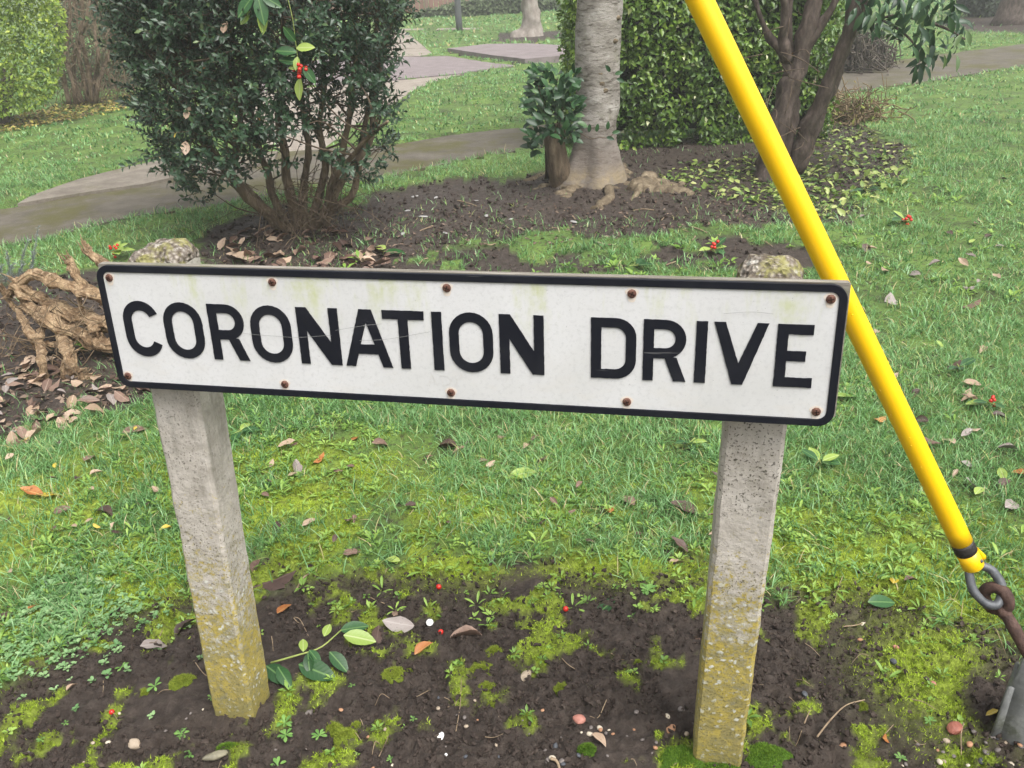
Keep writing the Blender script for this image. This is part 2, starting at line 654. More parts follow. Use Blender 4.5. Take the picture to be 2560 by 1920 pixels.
GR = leaf_mat('grass_blade', [(0, (.042, .115, .030)), (.3, (.108, .245, .066)), (.55, (.175, .355, .120)), (.78, (.275, .475, .215)), (.93, (.34, .45, .12)), (1, (.50, .42, .22))],
              .35, .5, .30)


def grass_patch(name, x0, x1, y0, y1, n, Lr, Wr, rows=3, dens=None, tuft=0):
    if tuft:
        m = n // tuft
        cx, cy_ = rng.uniform(x0, x1, m), rng.uniform(y0, y1, m)
        sc = rng.uniform(.010, .03, m) * (1 + 0 * cx)
        x = np.repeat(cx, tuft) + rng.normal(0, 1, m * tuft) * np.repeat(sc, tuft)
        y = np.repeat(cy_, tuft) + rng.normal(0, 1, m * tuft) * np.repeat(sc, tuft)
        rt = np.repeat(rng.uniform(-.16, .16, m), tuft); lt = np.repeat(rng.uniform(.65, 1.3, m), tuft)
    else:
        x, y = rng.uniform(x0, x1, n), rng.uniform(y0, y1, n); rt = np.zeros(n); lt = np.ones(n)
    k = infrust(x, y)
    x, y, rt, lt = x[k], y[k], rt[k], lt[k]
    soil, moss, path = zones(x, y)
    patch = fbm(x * 3.1, y * 3.1, s=120)
    p = (1 - soil) * (1 - .58 * moss) * (1 - path) * (.12 + .88 * sst(.34, .52, patch + .06))
    fringe = soil * (.05 + .22 * inpoly(x, y, FRINGE)) * (fbm(x * 3, y * 3, s=131) > .47) * (y > 2.5)
    p = np.maximum(p, fringe)
    for kz in PZ.values():
        pass
    k = rng.uniform(0, 1, len(x)) < p
    x, y, rt, lt = x[k], y[k], rt[k], lt[k]
    n = len(x)
    big = fbm(x * .9, y * .9, s=140)
    L = rng.uniform(*Lr, n) * lt * (.7 + .6 * fbm(x * 2, y * 2, s=150))
    r = np.clip(rng.normal(.53, .20, n) + rt * 1.3 + (big - .5) * .6, 0, .95)
    dead = rng.uniform(0, 1, n) < .05
    r[dead] = 1
    V, F, rv = blades(x, y, hgt(x, y) - .003, L, rng.uniform(*Wr, n), rng.uniform(.35, 1.08, n), rng.uniform(0, 6.283, n), r, rows)
    o = MB().add(V, F, rv).build(name, GR, kind='stuff')
    return o


grass_patch('grass', -2.1, 2.2, 1.25, 3.4, 175000, (.024, .062), (.0018, .0040), 4, tuft=12)
grass_patch('grass', -4.2, 4.6, 3.3, 8.0, 165000, (.026, .066), (.003, .0065), 3, tuft=9)
grass_patch('grass', -10, 9, 7.8, 17.0, 95000, (.03, .06), (.009, .016), 3, tuft=4)
grass_patch('grass', -12, 22, 16.5, 48.0, 58000, (.05, .10), (.025, .055), 3)

MOSS = leaf_mat('moss_shoot', [(0, (.080, .085, .014)), (.3, (.20, .275, .024)), (.65, (.37, .50, .042)), (1, (.52, .65, .10))], .7, .2, .3)


def moss_patch(n):
    x, y = rng.uniform(-1.3, 1.4, n), 1.1 + 1.8 * rng.uniform(0, 1, n) ** 1.35
    k = infrust(x, y); x, y = x[k], y[k]
    soil, moss, path = zones(x, y)
    k = rng.uniform(0, 1, len(x)) < moss ** 1.2 * (.25 + .75 * sst(.36, .56, fbm(x * 24, y * 24, s=166)))
    x, y = x[k], y[k]; n = len(x)
    r = np.clip(rng.normal(.46, .2, n) + (fbm(x * 8, y * 8, s=160) - .5) * 1.3, 0, 1)
    V, F, rv = blades(x, y, hgt(x, y) - .002, rng.uniform(.004, .0110, n), rng.uniform(.0015, .0032, n), rng.uniform(.3, 1.0, n), rng.uniform(0, 6.283, n), r, 2)
    MB().add(V, F, rv).build('moss', MOSS, kind='stuff')


moss_patch(1500000)

CR = simple('soil_crumb', [(0, (.020, .014, .011)), (.6, (.042, .030, .024)), (1, (.075, .058, .047))], 30, 5, .85, .3, .5, .004)
iv, ifc = ico(1)
iv2 = iv * (1 + 1.1 * (rng.uniform(0, 1, len(iv)) - .5))[:, None] * np.array([1, .8, .7])


def randrot(n):
    q = rng.normal(0, 1, (n, 4)); q /= np.linalg.norm(q, axis=1, keepdims=True)
    a, b, c, d = q.T
    return np.stack([np.stack([1 - 2 * (c * c + d * d), 2 * (b * c - a * d), 2 * (b * d + a * c)], -1),
                     np.stack([2 * (b * c + a * d), 1 - 2 * (b * b + d * d), 2 * (c * d - a * b)], -1),
                     np.stack([2 * (b * d - a * c), 2 * (c * d + a * b), 1 - 2 * (b * b + c * c)], -1)], 1)


def crumbs(n, x0, x1, y0, y1, lo, hi):
    x, y = rng.uniform(x0, x1, n), rng.uniform(y0, y1, n)
    k = infrust(x, y); x, y = x[k], y[k]
    soil, moss, path = zones(x, y)
    k = (rng.uniform(0, 1, len(x)) < soil * (1 - moss * .8) * sst(.24, .48, fbm(x * 6, y * 6, s=171)))
    x, y = x[k], y[k]; n = len(x)
    s = lo * (hi / lo) ** (rng.uniform(0, 1, n) ** 2.0)
    R = randrot(n) * s[:, None, None]
    V, F, rv = merge(iv2, ifc, R, np.stack([x, y, hgt(x, y) + s * .25], -1), rng.uniform(0, 1, n))
    MB().add(V, F, rv).build('soil_crumbs', CR, None, False, kind='stuff')


crumbs(38000, -1.3, 1.3, 1.1, 2.2, .0022, .0095)
crumbs(9000, -2.6, 3.2, 3.8, 8.0, .006, .028)

# low weeds between the grass: rosettes of small round leaves
WEED = leaf_mat('weed_leaf', [(0, (.10, .20, .035)), (.5, (.20, .34, .060)), (1, (.33, .48, .10))], .45, .4, .3)


ROUND = [(0, .08), (.3, .8), (.65, 1), (.9, .7), (1, .3)]
LANCE = [(0, .1), (.3, .45), (.65, .6), (.9, .35), (1, .04)]


def weeds(n, x0, x1, y0, y1, lo, hi, cond, nl=7, shp=SMALL):
    cx, cy_ = rng.uniform(x0, x1, n), rng.uniform(y0, y1, n)
    k = infrust(cx, cy_); cx, cy_ = cx[k], cy_[k]
    k = rng.uniform(0, 1, len(cx)) < cond(cx, cy_)
    cx, cy_ = cx[k], cy_[k]; m = len(cx)
    z = hgt(cx, cy_)
    az = np.repeat(rng.uniform(0, 6.28, m), nl) + np.tile(np.arange(nl) * 2.4, m) + rng.normal(0, .2, m * nl)
    el = rng.uniform(.15, 1.0, m * nl)
    d = np.stack([np.cos(az) * np.cos(el), np.sin(az) * np.cos(el), np.sin(el)], -1)
    L = np.repeat(rng.uniform(lo, hi, m), nl) * rng.uniform(.6, 1.1, m * nl)
    R = frames(d, np.tile([0, 0, 1.0], (m * nl, 1))) * L[:, None, None]
    tv, tf = leaf_tpl(shp, .25, .25, .75 if shp is ROUND else .42)
    T = np.stack([np.repeat(cx, nl), np.repeat(cy_, nl), np.repeat(z + .004, nl)], -1) + d * .3 * L[:, None]
    V, F, rv = merge(tv, tf, R, T, np.clip(np.repeat(rng.uniform(.1, .9, m), nl) + rng.normal(0, .1, m * nl), 0, 1))
    MB().add(V, F, rv).build('weeds', WEED, kind='stuff')


def wc_near(x, y):
    s, m, p = zones(x, y)
    return np.clip((1 - s) * .55 * (fbm(x * 3, y * 3, s=181) > .46) + m * .35 + (s * (y > 1.7) * .12), 0, 1) * (1 - p)


def wc_bed(x, y):
    s, m, p = zones(x, y)
    return (.5 * (fbm(x * 2.4, y * 2.4, s=191) > .5) * (y < 4.7) + .25 * (1 - s) * (np.abs(y - 6) < .8)) * (1 - p)


weeds(2600, -1.4, 1.5, 1.3, 3.0, .009, .026, wc_near)
weeds(2600, -1.4, 1.5, 1.3, 3.0, .006, .013, wc_near, 5, ROUND)
weeds(700, -1.4, 1.5, 1.3, 3.0, .022, .038, wc_near, 5, LANCE)
weeds(1300, -2.0, 3.0, 3.6, 6.6, .025, .055, wc_bed, 9)
# the dense clover-like patch at the lower left
def wc_clover(x, y):
    c = G(90, 1330)
    return np.exp(-(((x - c[0]) / .20) ** 2 + ((y - c[1]) / .16) ** 2)) * 1.2


CLOVER = leaf_mat('clover_leaf', [(0, (.11, .24, .08)), (1, (.29, .44, .20))], .5, .4, .25)
_w = WEED
WEED = CLOVER
weeds(4200, -1.3, -.5, 1.4, 2.1, .006, .013, wc_clover, 7, ROUND)
WEED = _w

# ------------------------------------------------------------------ mist in the air
hz_m = bpy.data.materials.new('mist')
hz_m.use_nodes = True
hz_m.node_tree.nodes.clear()
pv = hz_m.node_tree.nodes.new('ShaderNodeVolumePrincipled')
pv.inputs['Color'].default_value = (.985, .99, .995, 1)
pv.inputs['Density'].default_value = .0050
pv.inputs['Anisotropy'].default_value = .2
ho = hz_m.node_tree.nodes.new('ShaderNodeOutputMaterial')
hz_m.node_tree.links.new(pv.outputs[0], ho.inputs['Volume'])
V, F = box(-98, 98, -14, 155, -1.2, 6.5)
obj('haze', mesh_np('haze', V, F, hz_m, False), kind='stuff')

# ------------------------------------------------------------------ the street name sign on its two concrete posts
YAW, LEAN = -0.2218872, 0.07006392
SX = np.array([math.cos(YAW), math.sin(YAW), 0])
N0 = np.array([-math.sin(YAW), math.cos(YAW), 0])
SZ = math.cos(LEAN) * np.array([0, 0, 1.0]) + math.sin(LEAN) * N0
SN = np.cross(SX, SZ)                         # points away from the camera... or towards it
if SN @ (np.array([-.1058, 1.2887, .9327]) - CAM) > 0:
    SN = -SN                                  # front of the plate looks at the camera
SC = CAM + np.array([-0.10577573, 1.28874381, -0.54727609])
SM = Matrix(((SX[0], SZ[0], SN[0], SC[0]), (SX[1], SZ[1], SN[1], SC[1]), (SX[2], SZ[2], SN[2], SC[2]), (0, 0, 0, 1)))
if np.linalg.det(np.stack([SX, SZ, SN], 1)) < 0:
    raise RuntimeError('left-handed sign frame')

sign = thing('street_sign', 'white street name sign CORONATION DRIVE with black letters on two concrete posts', 'street sign', tuple(G(1050, 1600)))
bpy.context.view_layer.update()
SINV = sign.matrix_world.inverted()


def sp_obj(name, me, parent=sign, pm=None, **props):
    o = obj(name, me, parent, **props)
    o.matrix_parent_inverse = Matrix.Identity(4)
    o.matrix_local = pm if pm is not None else SINV @ SM
    return o


# materials of the sign
t = NT('dirty_white_paint')
x, y, z = t.sep(t.tc())
big = t.noise(3.2, 6, .65)
c = t.mix(t.rng(big, .35, .7), (.62, .62, .625), (.53, .53, .52))
c = t.mix(t.rng(t.noise(140, 4, .7), .50, .72, 0, .6), c, (.44, .44, .44))
alg = t.noise(4.2, 5, .7, scale3=(2.6, .55, 1))
topw = t.rng(y, .00, .085)
c = t.mix(t.math('MULTIPLY', t.math('MULTIPLY', t.rng(alg, .50, .64), topw), t.rng(t.noise(60, 4), .35, .6, .15, .75)), c, (.42, .46, .17))
c = t.mix(t.math('MULTIPLY', t.rng(t.noise(7, 5, .7, scale3=(1, 2.5, 1)), .5, .75, 0, .5), t.rng(y, .0, -.1)), c, (.55, .51, .44))
c = t.mix(t.rng(t.noise(300, 2), .70, .76, 0, .8), c, (.20, .19, .17))
t.bump(t.noise(220, 4), .05, .001)
PAINT_W = t.fin(c, t.rng(t.noise(9, 4), .3, .7, .28, .5), .5)

t = NT('black_gloss_paint')
c = t.mix(t.rng(t.noise(8, 5), .5, .8), (.010, .011, .016), (.022, .023, .028))
sc = t.noise(12, 3, .5, scale3=(.35, 6, 1))
c = t.mix(t.rng(sc, .70, .74, 0, .35), c, (.25, .25, .25))
t.bump(t.noise(160, 4), .06, .001)
PAINT_B = t.fin(c, .34, .12)
RUST = simple('rusty_screw', [(0, (.045, .018, .012)), (.5, (.10, .042, .028)), (1, (.19, .10, .07))], 220, 4, .75, .4, .5, .001)
STAIN = simple('rust_stain', [(0, (.60, .52, .44)), (1, (.68, .62, .56))], 60, 3, .6, .3, .1)
WOOD = NT('weathered_board')
c = WOOD.ramp(WOOD.rng(WOOD.noise(30, 6, .7, scale3=(.15, 3, 3)), .3, .7), [(0, (.12, .105, .085)), (.5, (.22, .20, .17)), (1, (.33, .31, .27))])
c = WOOD.mix(WOOD.rng(WOOD.noise(9, 5), .52, .7, 0, .6), c, (.13, .15, .05))
WOOD.bump(WOOD.noise(40, 6, .7, scale3=(.15, 4, 4)), .5, .004)
WOOD = WOOD.fin(c, .8, .3)


def rrect(w_, h_, r, n=9):
    P = []
    for cx, cy_, a0 in ((w_ / 2 - r, h_ / 2 - r, 0), (-w_ / 2 + r, h_ / 2 - r, 90), (-w_ / 2 + r, -h_ / 2 + r, 180), (w_ / 2 - r, -h_ / 2 + r, 270)):
        for k in range(n + 1):
            a = math.radians(a0 + 90 * k / n)
            P.append((cx + r * math.cos(a), cy_ + r * math.sin(a)))
    return P


def outline_mesh(name, loops, z0, z1, mat, bevel=0.0):
    """filled 2-D outline (with holes) raised from z0 to z1"""
    cu = bpy.data.curves.new(name, 'CURVE')
    cu.dimensions = '2D'
    cu.fill_mode = 'BOTH'
    for L in loops:
        sp_ = cu.splines.new('POLY')
        sp_.points.add(len(L) - 1)
        for p, q in zip(sp_.points, L):
            p.co = (q[0], q[1], 0, 1)
        sp_.use_cyclic_u = True
    cu.extrude = max((z1 - z0) / 2 - bevel, 1e-5)
    cu.bevel_depth = bevel
    cu.bevel_resolution = 1
    cu.offset = -bevel
    o = bpy.data.objects.new(name, cu)
    COL.objects.link(o)
    dg = bpy.context.evaluated_depsgraph_get()
    me = bpy.data.meshes.new_from_object(o.evaluated_get(dg))
    me.name = name
    me.transform(Matrix.Translation((0, 0, (z0 + z1) / 2)))
    bpy.data.objects.remove(o); bpy.data.curves.remove(cu)
    me.materials.clear(); me.materials.append(mat)
    return me


PW, PH = 1.2, .2205
V, F = box(-PW / 2 + .001, PW / 2 + .003, -PH / 2 + .012, PH / 2 + .0005, -.022, -.0045)
bm = bmesh.new()
for v in V:
    bm.verts.new(v)
bm.verts.ensure_lookup_table()
for f in F[0]:
    bm.faces.new([bm.verts[i] for i in f])
bmesh.ops.recalc_face_normals(bm, faces=bm.faces)
bmesh.ops.bevel(bm, geom=bm.edges[:], offset=.002, segments=2, affect='EDGES')
me = bpy.data.meshes.new('backing_board'); bm.to_mesh(me); bm.free(); me.materials.append(WOOD)
sp_obj('backing_board', me)

plate = sp_obj('nameplate', outline_mesh('nameplate', [rrect(PW - .002, PH - .002, .022)], -.004, 0, PAINT_W, .0008))
ID = Matrix.Identity(4)
me = outline_mesh('border', [rrect(PW, PH, .024), rrect(PW - .023, PH - .023, .0125)], -.0042, .0026, PAINT_B, .0009)
sp_obj('border', me, plate, ID)
# a thin rim of bare pressed metal where the black border meets the white field
RIM = simple('bare_white_rim', [(0, (.74, .74, .74)), (1, (.82, .82, .82))], 50, 2, .3, .5, .05)


def arc(cx, cy_, rx, ry, a0, a1, n=14):
    return [(cx + rx * math.cos(math.radians(a0 + (a1 - a0) * k / n)), cy_ + ry * math.sin(math.radians(a0 + (a1 - a0) * k / n))) for k in range(n + 1)]


H2 = .049
ST = .0158


def stad(x0, x1, y0, y1):
    """tall O: two half rounds joined by straight sides"""
    r = (x1 - x0) / 2
    cx = (x0 + x1) / 2
    return arc(cx, y1 - r, r, r, 0, 180) + arc(cx, y0 + r, r, r, 180, 360)


def L_O(x0, x1):
    s = ST
    return [stad(x0, x1, -H2 - .001, H2 + .001), stad(x0 + s, x1 - s, -H2 + s - .001, H2 - s + .001)]


def L_C(x0, x1):
    s = ST; cx = (x0 + x1) / 2; r = (x1 - x0) / 2
    yt, yb_ = H2 - r, -H2 + r
    o = arc(cx, yt, r, r + .001, 22, 180) + arc(cx, yb_, r, r + .001, 180, 338)
    i = arc(cx, yb_, r - s, r - s, 338, 180) + arc(cx, yt, r - s, r - s, 180, 22)
    return [o + i]


def L_I(x0, s=.0165):
    return [[(x0, -H2), (x0 + s, -H2), (x0 + s, H2), (x0, H2)]]


def L_N(x0, x1):
    s = ST
    return [[(x0, -H2), (x0 + s, -H2), (x0 + s, H2 - .040), (x1 - s - .003, -H2), (x1, -H2), (x1, H2), (x1 - s, H2), (x1 - s, -H2 + .039), (x0 + s + .002, H2), (x0, H2)]]


def L_A(x0, x1):
    cx = (x0 + x1) / 2
    def xl(y): return x0 + (cx - .0105 - x0) * (y + H2) / (2 * H2)
    def xr(y): return x1 - (x1 - cx - .0105) * (y + H2) / (2 * H2)
    y0, y1 = -.027, -.0105
    s = .0168
    def il(y): return xl(y) + s
    def ir(y): return xr(y) - s
    ya = .026
    return [[(x0, -H2), (x0 + s, -H2), (il(y0), y0), (ir(y0), y0), (x1 - s, -H2), (x1, -H2), (cx + .0105, H2), (cx - .0105, H2)],
            [(il(y1), y1), (ir(y1), y1), (cx + .0006, ya), (cx - .0006, ya)]]


def L_T(x0, x1):
    cx = (x0 + x1) / 2 - .0005; s = .0162
    return [[(cx - s / 2, -H2), (cx + s / 2, -H2), (cx + s / 2, H2 - .0148), (x1, H2 - .0148), (x1, H2), (x0, H2), (x0, H2 - .0148), (cx - s / 2, H2 - .0148)]]


def bowl(xs, xr_, y0, y1):
    r = (y1 - y0) / 2
    return arc(xr_ - r, (y0 + y1) / 2, r, r, -90, 90, 16)


def L_R(x0, xb, xl):
    s = ST; y0 = -.0125
    b = bowl(x0, xb, y0, H2)
    inn = bowl(x0 + s, xb - s, y0 + .0165, H2 - .0152)
    return [[(x0, -H2), (x0 + s, -H2), (x0 + s, y0), (x0 + .0325, y0), (xl - .0185, -H2), (xl, -H2), (x0 + .0505, y0 + .0017)] + b[2:] + [(x0, H2)],
            [(x0 + s, y0 + .0165)] + inn + [(x0 + s, H2 - .0152)]]


def L_D(x0, x1):
    s = ST; r = .031
    o = [(x0, -H2)] + arc(x1 - r, -H2 + r, r, r, -90, 0, 8) + arc(x1 - r, H2 - r, r, r, 0, 90, 8) + [(x0, H2)]
    q = r - s * .9
    a = H2 - .0152
    i = [(x0 + s, -a)] + arc(x1 - s - q, -a + q, q, q, -90, 0, 8) + arc(x1 - s - q, a - q, q, q, 0, 90, 8) + [(x0 + s, a)]
    return [o, i]


def L_V(x0, x1):
    cx = (x0 + x1) / 2 - .001; s = .0165
    return [[(cx - .008, -H2), (cx + .008, -H2), (x1, H2), (x1 - s, H2), (cx, -H2 + .034), (x0 + s, H2), (x0, H2)]]


def L_E(x0, x1):
    s = .0158; b = .0155
    return [[(x0, -H2), (x1, -H2), (x1, -H2 + b), (x0 + s, -H2 + b), (x0 + s, -.0080), (x1 - .012, -.0080), (x1 - .012, .0080), (x0 + s, .0080), (x0 + s, H2 - b),
             (x1 - .004, H2 - b), (x1 - .004, H2), (x0, H2)]]


LET = [('C', L_C(-.566, -.498)), ('O', L_O(-.490, -.4185)), ('R', L_R(-.4055, -.342, -.340)), ('O', L_O(-.3305, -.2585)), ('N', L_N(-.2465, -.1745)),
       ('A', L_A(-.168, -.087)), ('T', L_T(-.099, -.0295)), ('I', L_I(-.017)), ('O', L_O(.0105, .0815)), ('N', L_N(.092, .1625)),
       ('D', L_D(.2355, .3045)), ('R', L_R(.315, .3785, .380)), ('I', L_I(.3925)), ('V', L_V(.418, .496)), ('E', L_E(.5085, .563))]


def densify(L, step=.004, j=.00016):
    out = []
    for i in range(len(L)):
        a, b = np.array(L[i]), np.array(L[(i + 1) % len(L)])
        d = np.linalg.norm(b - a)
        n = max(1, int(d / step))
        for k in range(n):
            p = a + (b - a) * k / n
            out.append(tuple(p + (rng.normal(0, j, 2) if k else 0)))
    return out


for ch, loops in LET:
    me = outline_mesh('letter', [densify(l) for l in loops], .0002, .0021, PAINT_B, .0005)
    sp_obj('letter', me, plate, ID, label='raised black capital letter ' + ch)

# screws: domed heads with a cross slot, each in its rusty stain
SCREW = []
bm = bmesh.new()
NS = 20
rings = [(.0068, .0), (.0067, .0012), (.0058, .0026), (.0040, .0034), (.0018, .0037)]
vr = []
for r, z in rings:
    vr.append([bm.verts.new((r * math.cos(a * 2 * math.pi / NS), r * math.sin(a * 2 * math.pi / NS), z)) for a in range(NS)])
for k in range(len(rings) - 1):
    for a in range(NS):
        bm.faces.new((vr[k][a], vr[k][(a + 1) % NS], vr[k + 1][(a + 1) % NS], vr[k + 1][a]))
bm.faces.new(vr[-1])
me_sc = bpy.data.meshes.new('screw'); bm.to_mesh(me_sc); bm.free(); me_sc.materials.append(RUST)
SLOT = simple('dark_slot', [(0, (.010, .006, .005)), (1, (.02, .012, .010))], 90, 2, .9, .1, .1)
slot = MB()
slot.add(*box(-.0042, .0042, -.0006, .0006, .0031, .0040)).add(*box(-.0006, .0006, -.0042, -.00062, .0031, .0040)).add(*box(-.0006, .0006, .00062, .0042, .0031, .0040))
me_slot = slot.mesh('screw_slot', SLOT, False)
for i, (sx, sy) in enumerate([(-.577, .0885), (-.281, .089), (.011, .088), (.296, .0875), (.577, .088), (-.580, -.089), (-.283, -.089), (.008, -.088), (.292, -.0875), (.574, -.087)]):
    s = sp_obj('screw', me_sc, plate, Matrix.Translation((sx, sy, .0003)) @ Matrix.Rotation(rng.uniform(0, 3), 4, 'Z'))
    sp_obj('screw_slot', me_slot, plate, Matrix.Translation((sx, sy, .0003)) @ Matrix.Rotation(rng.uniform(0, 3), 4, 'Z'))
    P = [(sx + (.0092 + .002 * math.sin(3 * a)) * math.cos(a), sy + (.0095 + (.004 if math.sin(a) < -.5 else 0)) * math.sin(a)) for a in np.linspace(0, 6.283, 24)[:-1]]
    sp_obj('rust_stain', outline_mesh('rust_stain', [P], .0002, .0004, STAIN), plate, ID)

# faint scratched graffiti and scratches
SCR = simple('scratch_grey', [(0, (.50, .49, .47)), (1, (.60, .59, .57))], 90, 2, .5, .3, .1)
SCRL = simple('scratch_on_black', [(0, (.18, .18, .18)), (1, (.35, .35, .35))], 300, 2, .5, .3, .1)


def strokes(name, segs, wd, z, mat):
    m = MB()
    for k, s in enumerate(segs):
        s = np.array(s, float)
        d = np.gradient(s, axis=0); d /= np.linalg.norm(d, axis=1, keepdims=True)
        n_ = np.stack([-d[:, 1], d[:, 0]], 1) * wd / 2
        zz = np.full((len(s), 1), z + k * .00002)
        V = np.concatenate([np.hstack([s - n_, zz]), np.hstack([s + n_, zz])])
        q = len(s)
        m.add(V, [np.array([(i, i + 1, q + i + 1, q + i) for i in range(q - 1)])])
    sp_obj(name, m.mesh(name, mat, False), plate, ID)


strokes('scratched_letters', [[(-.030, -.078), (-.023, -.058)], [(-.023, -.058), (-.014, -.077)], [(-.027, -.071), (-.017, -.070)],
                              [(-.006, -.059), (-.005, -.077)], [(-.010, -.059), (.004, -.060), (.010, -.066), (.006, -.073), (-.005, -.077)],
                              [(.013, -.057), (.020, -.066)], [(.029, -.054), (.020, -.066), (.014, -.078)]], .0009, .0004, SCR)
for sgm in (smooth_path([(-.345, .000), (-.30, -.002), (-.25, -.003), (-.20, .002), (-.188, .003)], 12), smooth_path([(-.18, .012), (-.13, .022), (-.10, .026)], 8),
            smooth_path([(-.14, -.004), (-.09, .001), (-.02, .016)], 9), smooth_path([(.43, .062), (.47, .066), (.50, .064)], 6)):
    strokes('scratch', [sgm], .0005, .0026, SCRL)



# concrete posts: chamfered, worn, with a rough rounded head
def post_mat(name, ylo, yhi, seed, dark):
    t = NT(name)
    x, y, z = t.sep(t.tc())
    v = t.tc()
    c = t.ramp(t.rng(t.noise(14, 7, .7), .3, .7), [(0, (.36, .325, .28)), (.5, (.49, .45, .40)), (1, (.58, .54, .49))])
    streak = t.noise(9 + seed, 6, .7, scale3=(1, 1, .25))
    c = t.mix(t.rng(streak, .50, .68, 0, dark), c, (.13, .125, .095))
    spk = t.noise(240, 2, .5)
    hi = t.rng(t.noise(6, 4), .42, .6)
    c = t.mix(t.math('MULTIPLY', t.rng(spk, .58, .66), hi), c, (.085, .078, .060))
    lo = t.rng(z, yhi, ylo)                        # 0 above, 1 near the ground
    wob = t.math('ADD', t.math('MULTIPLY', t.math('SUBTRACT', t.noise(9, 6, .75), .5), 1.3), t.math('MULTIPLY', t.math('SUBTRACT', t.noise(55, 4, .75), .5), 1.5))
    f1 = t.math('ADD', lo, wob)
    c = t.mix(t.rng(f1, .30, .75, 0, .8), c, (.27, .24, .10))
    c = t.mix(t.rng(t.math('ADD', lo, t.math('ADD', t.math('MULTIPLY', wob, 1.2), t.math('MULTIPLY', t.math('SUBTRACT', t.noise(130, 3, .7), .5), 2.2))), .50, .85, 0, .85), c, (.42, .325, .06))
    c = t.mix(t.rng(t.math('ADD', t.math('MULTIPLY', lo, .18), t.noise(33, 5, .7)), .62, .74, 0, .6), c, (.21, .195, .11))
    dist = t.n('ShaderNodeVectorMath', operation='ADD')
    nzc = t.n('ShaderNodeTexNoise'); nzc.inputs['Scale'].default_value = 60; nzc.inputs['Detail'].default_value = 4
    t.l(t.tc(), nzc.inputs['Vector'])
    sc_ = t.n('ShaderNodeVectorMath', operation='SCALE'); sc_.inputs['Scale'].default_value = .022
    t.l(nzc.outputs['Color'], sc_.inputs[0]); t.l(t.tc(), dist.inputs[0]); t.l(sc_.outputs[0], dist.inputs[1])
    wl = t.vor(62, vec=dist.outputs[0])
    patch = t.rng(t.math('ADD', t.math('MULTIPLY', t.rng(lo, 0, .4), .30), t.noise(13, 5, .7)), .70, .86)
    c = t.mix(t.math('MULTIPLY', t.rng(wl, .30, .20), patch), c, (.58, .58, .52))
    c = t.mix(t.math('MULTIPLY', t.rng(spk, .58, .64, 0, .7), lo), c, (.12, .105, .04))
    c = t.mix(t.rng(t.math('ADD', z, t.math('MULTIPLY', wob, .05)), .20, .11, 0, .6), c, (.17, .155, .05))
    t.bump(t.math('ADD', t.noise(120, 6, .7), t.math('MULTIPLY', wl, -.6)), .5, .004)
    return t.fin(c, .85, .3)


HEADM = NT('lichened_post_head')
c = HEADM.ramp(HEADM.vor(120), [(0, (.42, .38, .33)), (.35, (.22, .19, .16)), (.7, (.10, .08, .06))])
c = HEADM.mix(HEADM.rng(HEADM.noise(22, 5, .7), .5, .6, 0, .7), c, (.26, .25, .08))
c = HEADM.mix(HEADM.rng(HEADM.noise(30, 5, .7), .58, .66, 0, .8), c, (.5, .48, .43))
HEADM.bump(HEADM.vor(130), .9, .006)
HEADM = HEADM.fin(c, .9, .3)


def post_mesh(name, base, top, w_, d_, mat, seed, flip=1):
    """octagon-ish section lofted from base to top along a leaning axis"""
    base, top = np.array(base), np.array(top)
    n = 72
    V, k = [], None
    ch = .0065
    prof = []
    cor = [(-w_ / 2, -d_ / 2), (w_ / 2, -d_ / 2), (w_ / 2, d_ / 2), (-w_ / 2, d_ / 2)]
    for i in range(4):
        a, b = np.array(cor[i]), np.array(cor[(i + 1) % 4])
        u = (b - a) / np.linalg.norm(b - a); L = np.linalg.norm(b - a)
        for s_ in np.linspace(ch, L - ch, 7):
            prof.append(a + u * s_)
    prof = np.array(prof); k = len(prof)
    for i in range(n + 1):
        tt = i / n
        c0 = base + (top - base) * tt
        P = c0 + prof[:, :1] * SX + prof[:, 1:] * N0
        V.append(P)
    # worn head: a few shrinking rings
    for sc, dz in ((.93, .010), (.80, .020), (.60, .029), (.32, .034), (.05, .036)):
        c0 = top + np.array([0, 0, dz])
        V.append(c0 + sc * (prof[:, :1] * SX + prof[:, 1:] * N0))
    V = np.concatenate(V)
    rel = V - base
    e = (fbm(V[:, 0] * 22 + seed, V[:, 1] * 22, V[:, 2] * 22, seed, 4) - .5)
    e2 = (fbm(V[:, 0] * 70 + seed, V[:, 1] * 70, V[:, 2] * 70, seed + 5, 3) - .5)
    out = rel - (top - base) * (rel[:, 2:3] / (top - base)[2])
    out[:, 2] = 0
    ln = np.linalg.norm(out, axis=1, keepdims=True) + 1e-6
    head = sst(-.03, .01, V[:, 2] - top[2])
    V = V + out / ln * (e * (.006 + .02 * head) + e2 * (.0030 + .006 * head))[:, None]
    V[:, 2] += head * (e * .028 + e2 * .014)
    q = []
    for i in range(n + 5):
        for j in range(k):
            q.append((i * k + j, i * k + (j + 1) % k, (i + 1) * k + (j + 1) % k, (i + 1) * k + j))
    V = V - np.asarray(base)
    me = mesh_np(name, V, [np.array(q)], mat)
    me.materials.append(HEADM)
    me.set_sharp_from_angle(angle=math.radians(33))
    zc = np.array([p.center[2] for p in me.polygons]) + base[2]
    me.polygons.foreach_set('material_index', (zc > top[2] - .006).astype(np.int32))
    return me


PWD, PDP = .096, .088


def plate_back(u, vv, off=.0265):
    return SC + SX * u + SZ * vv - SN * off


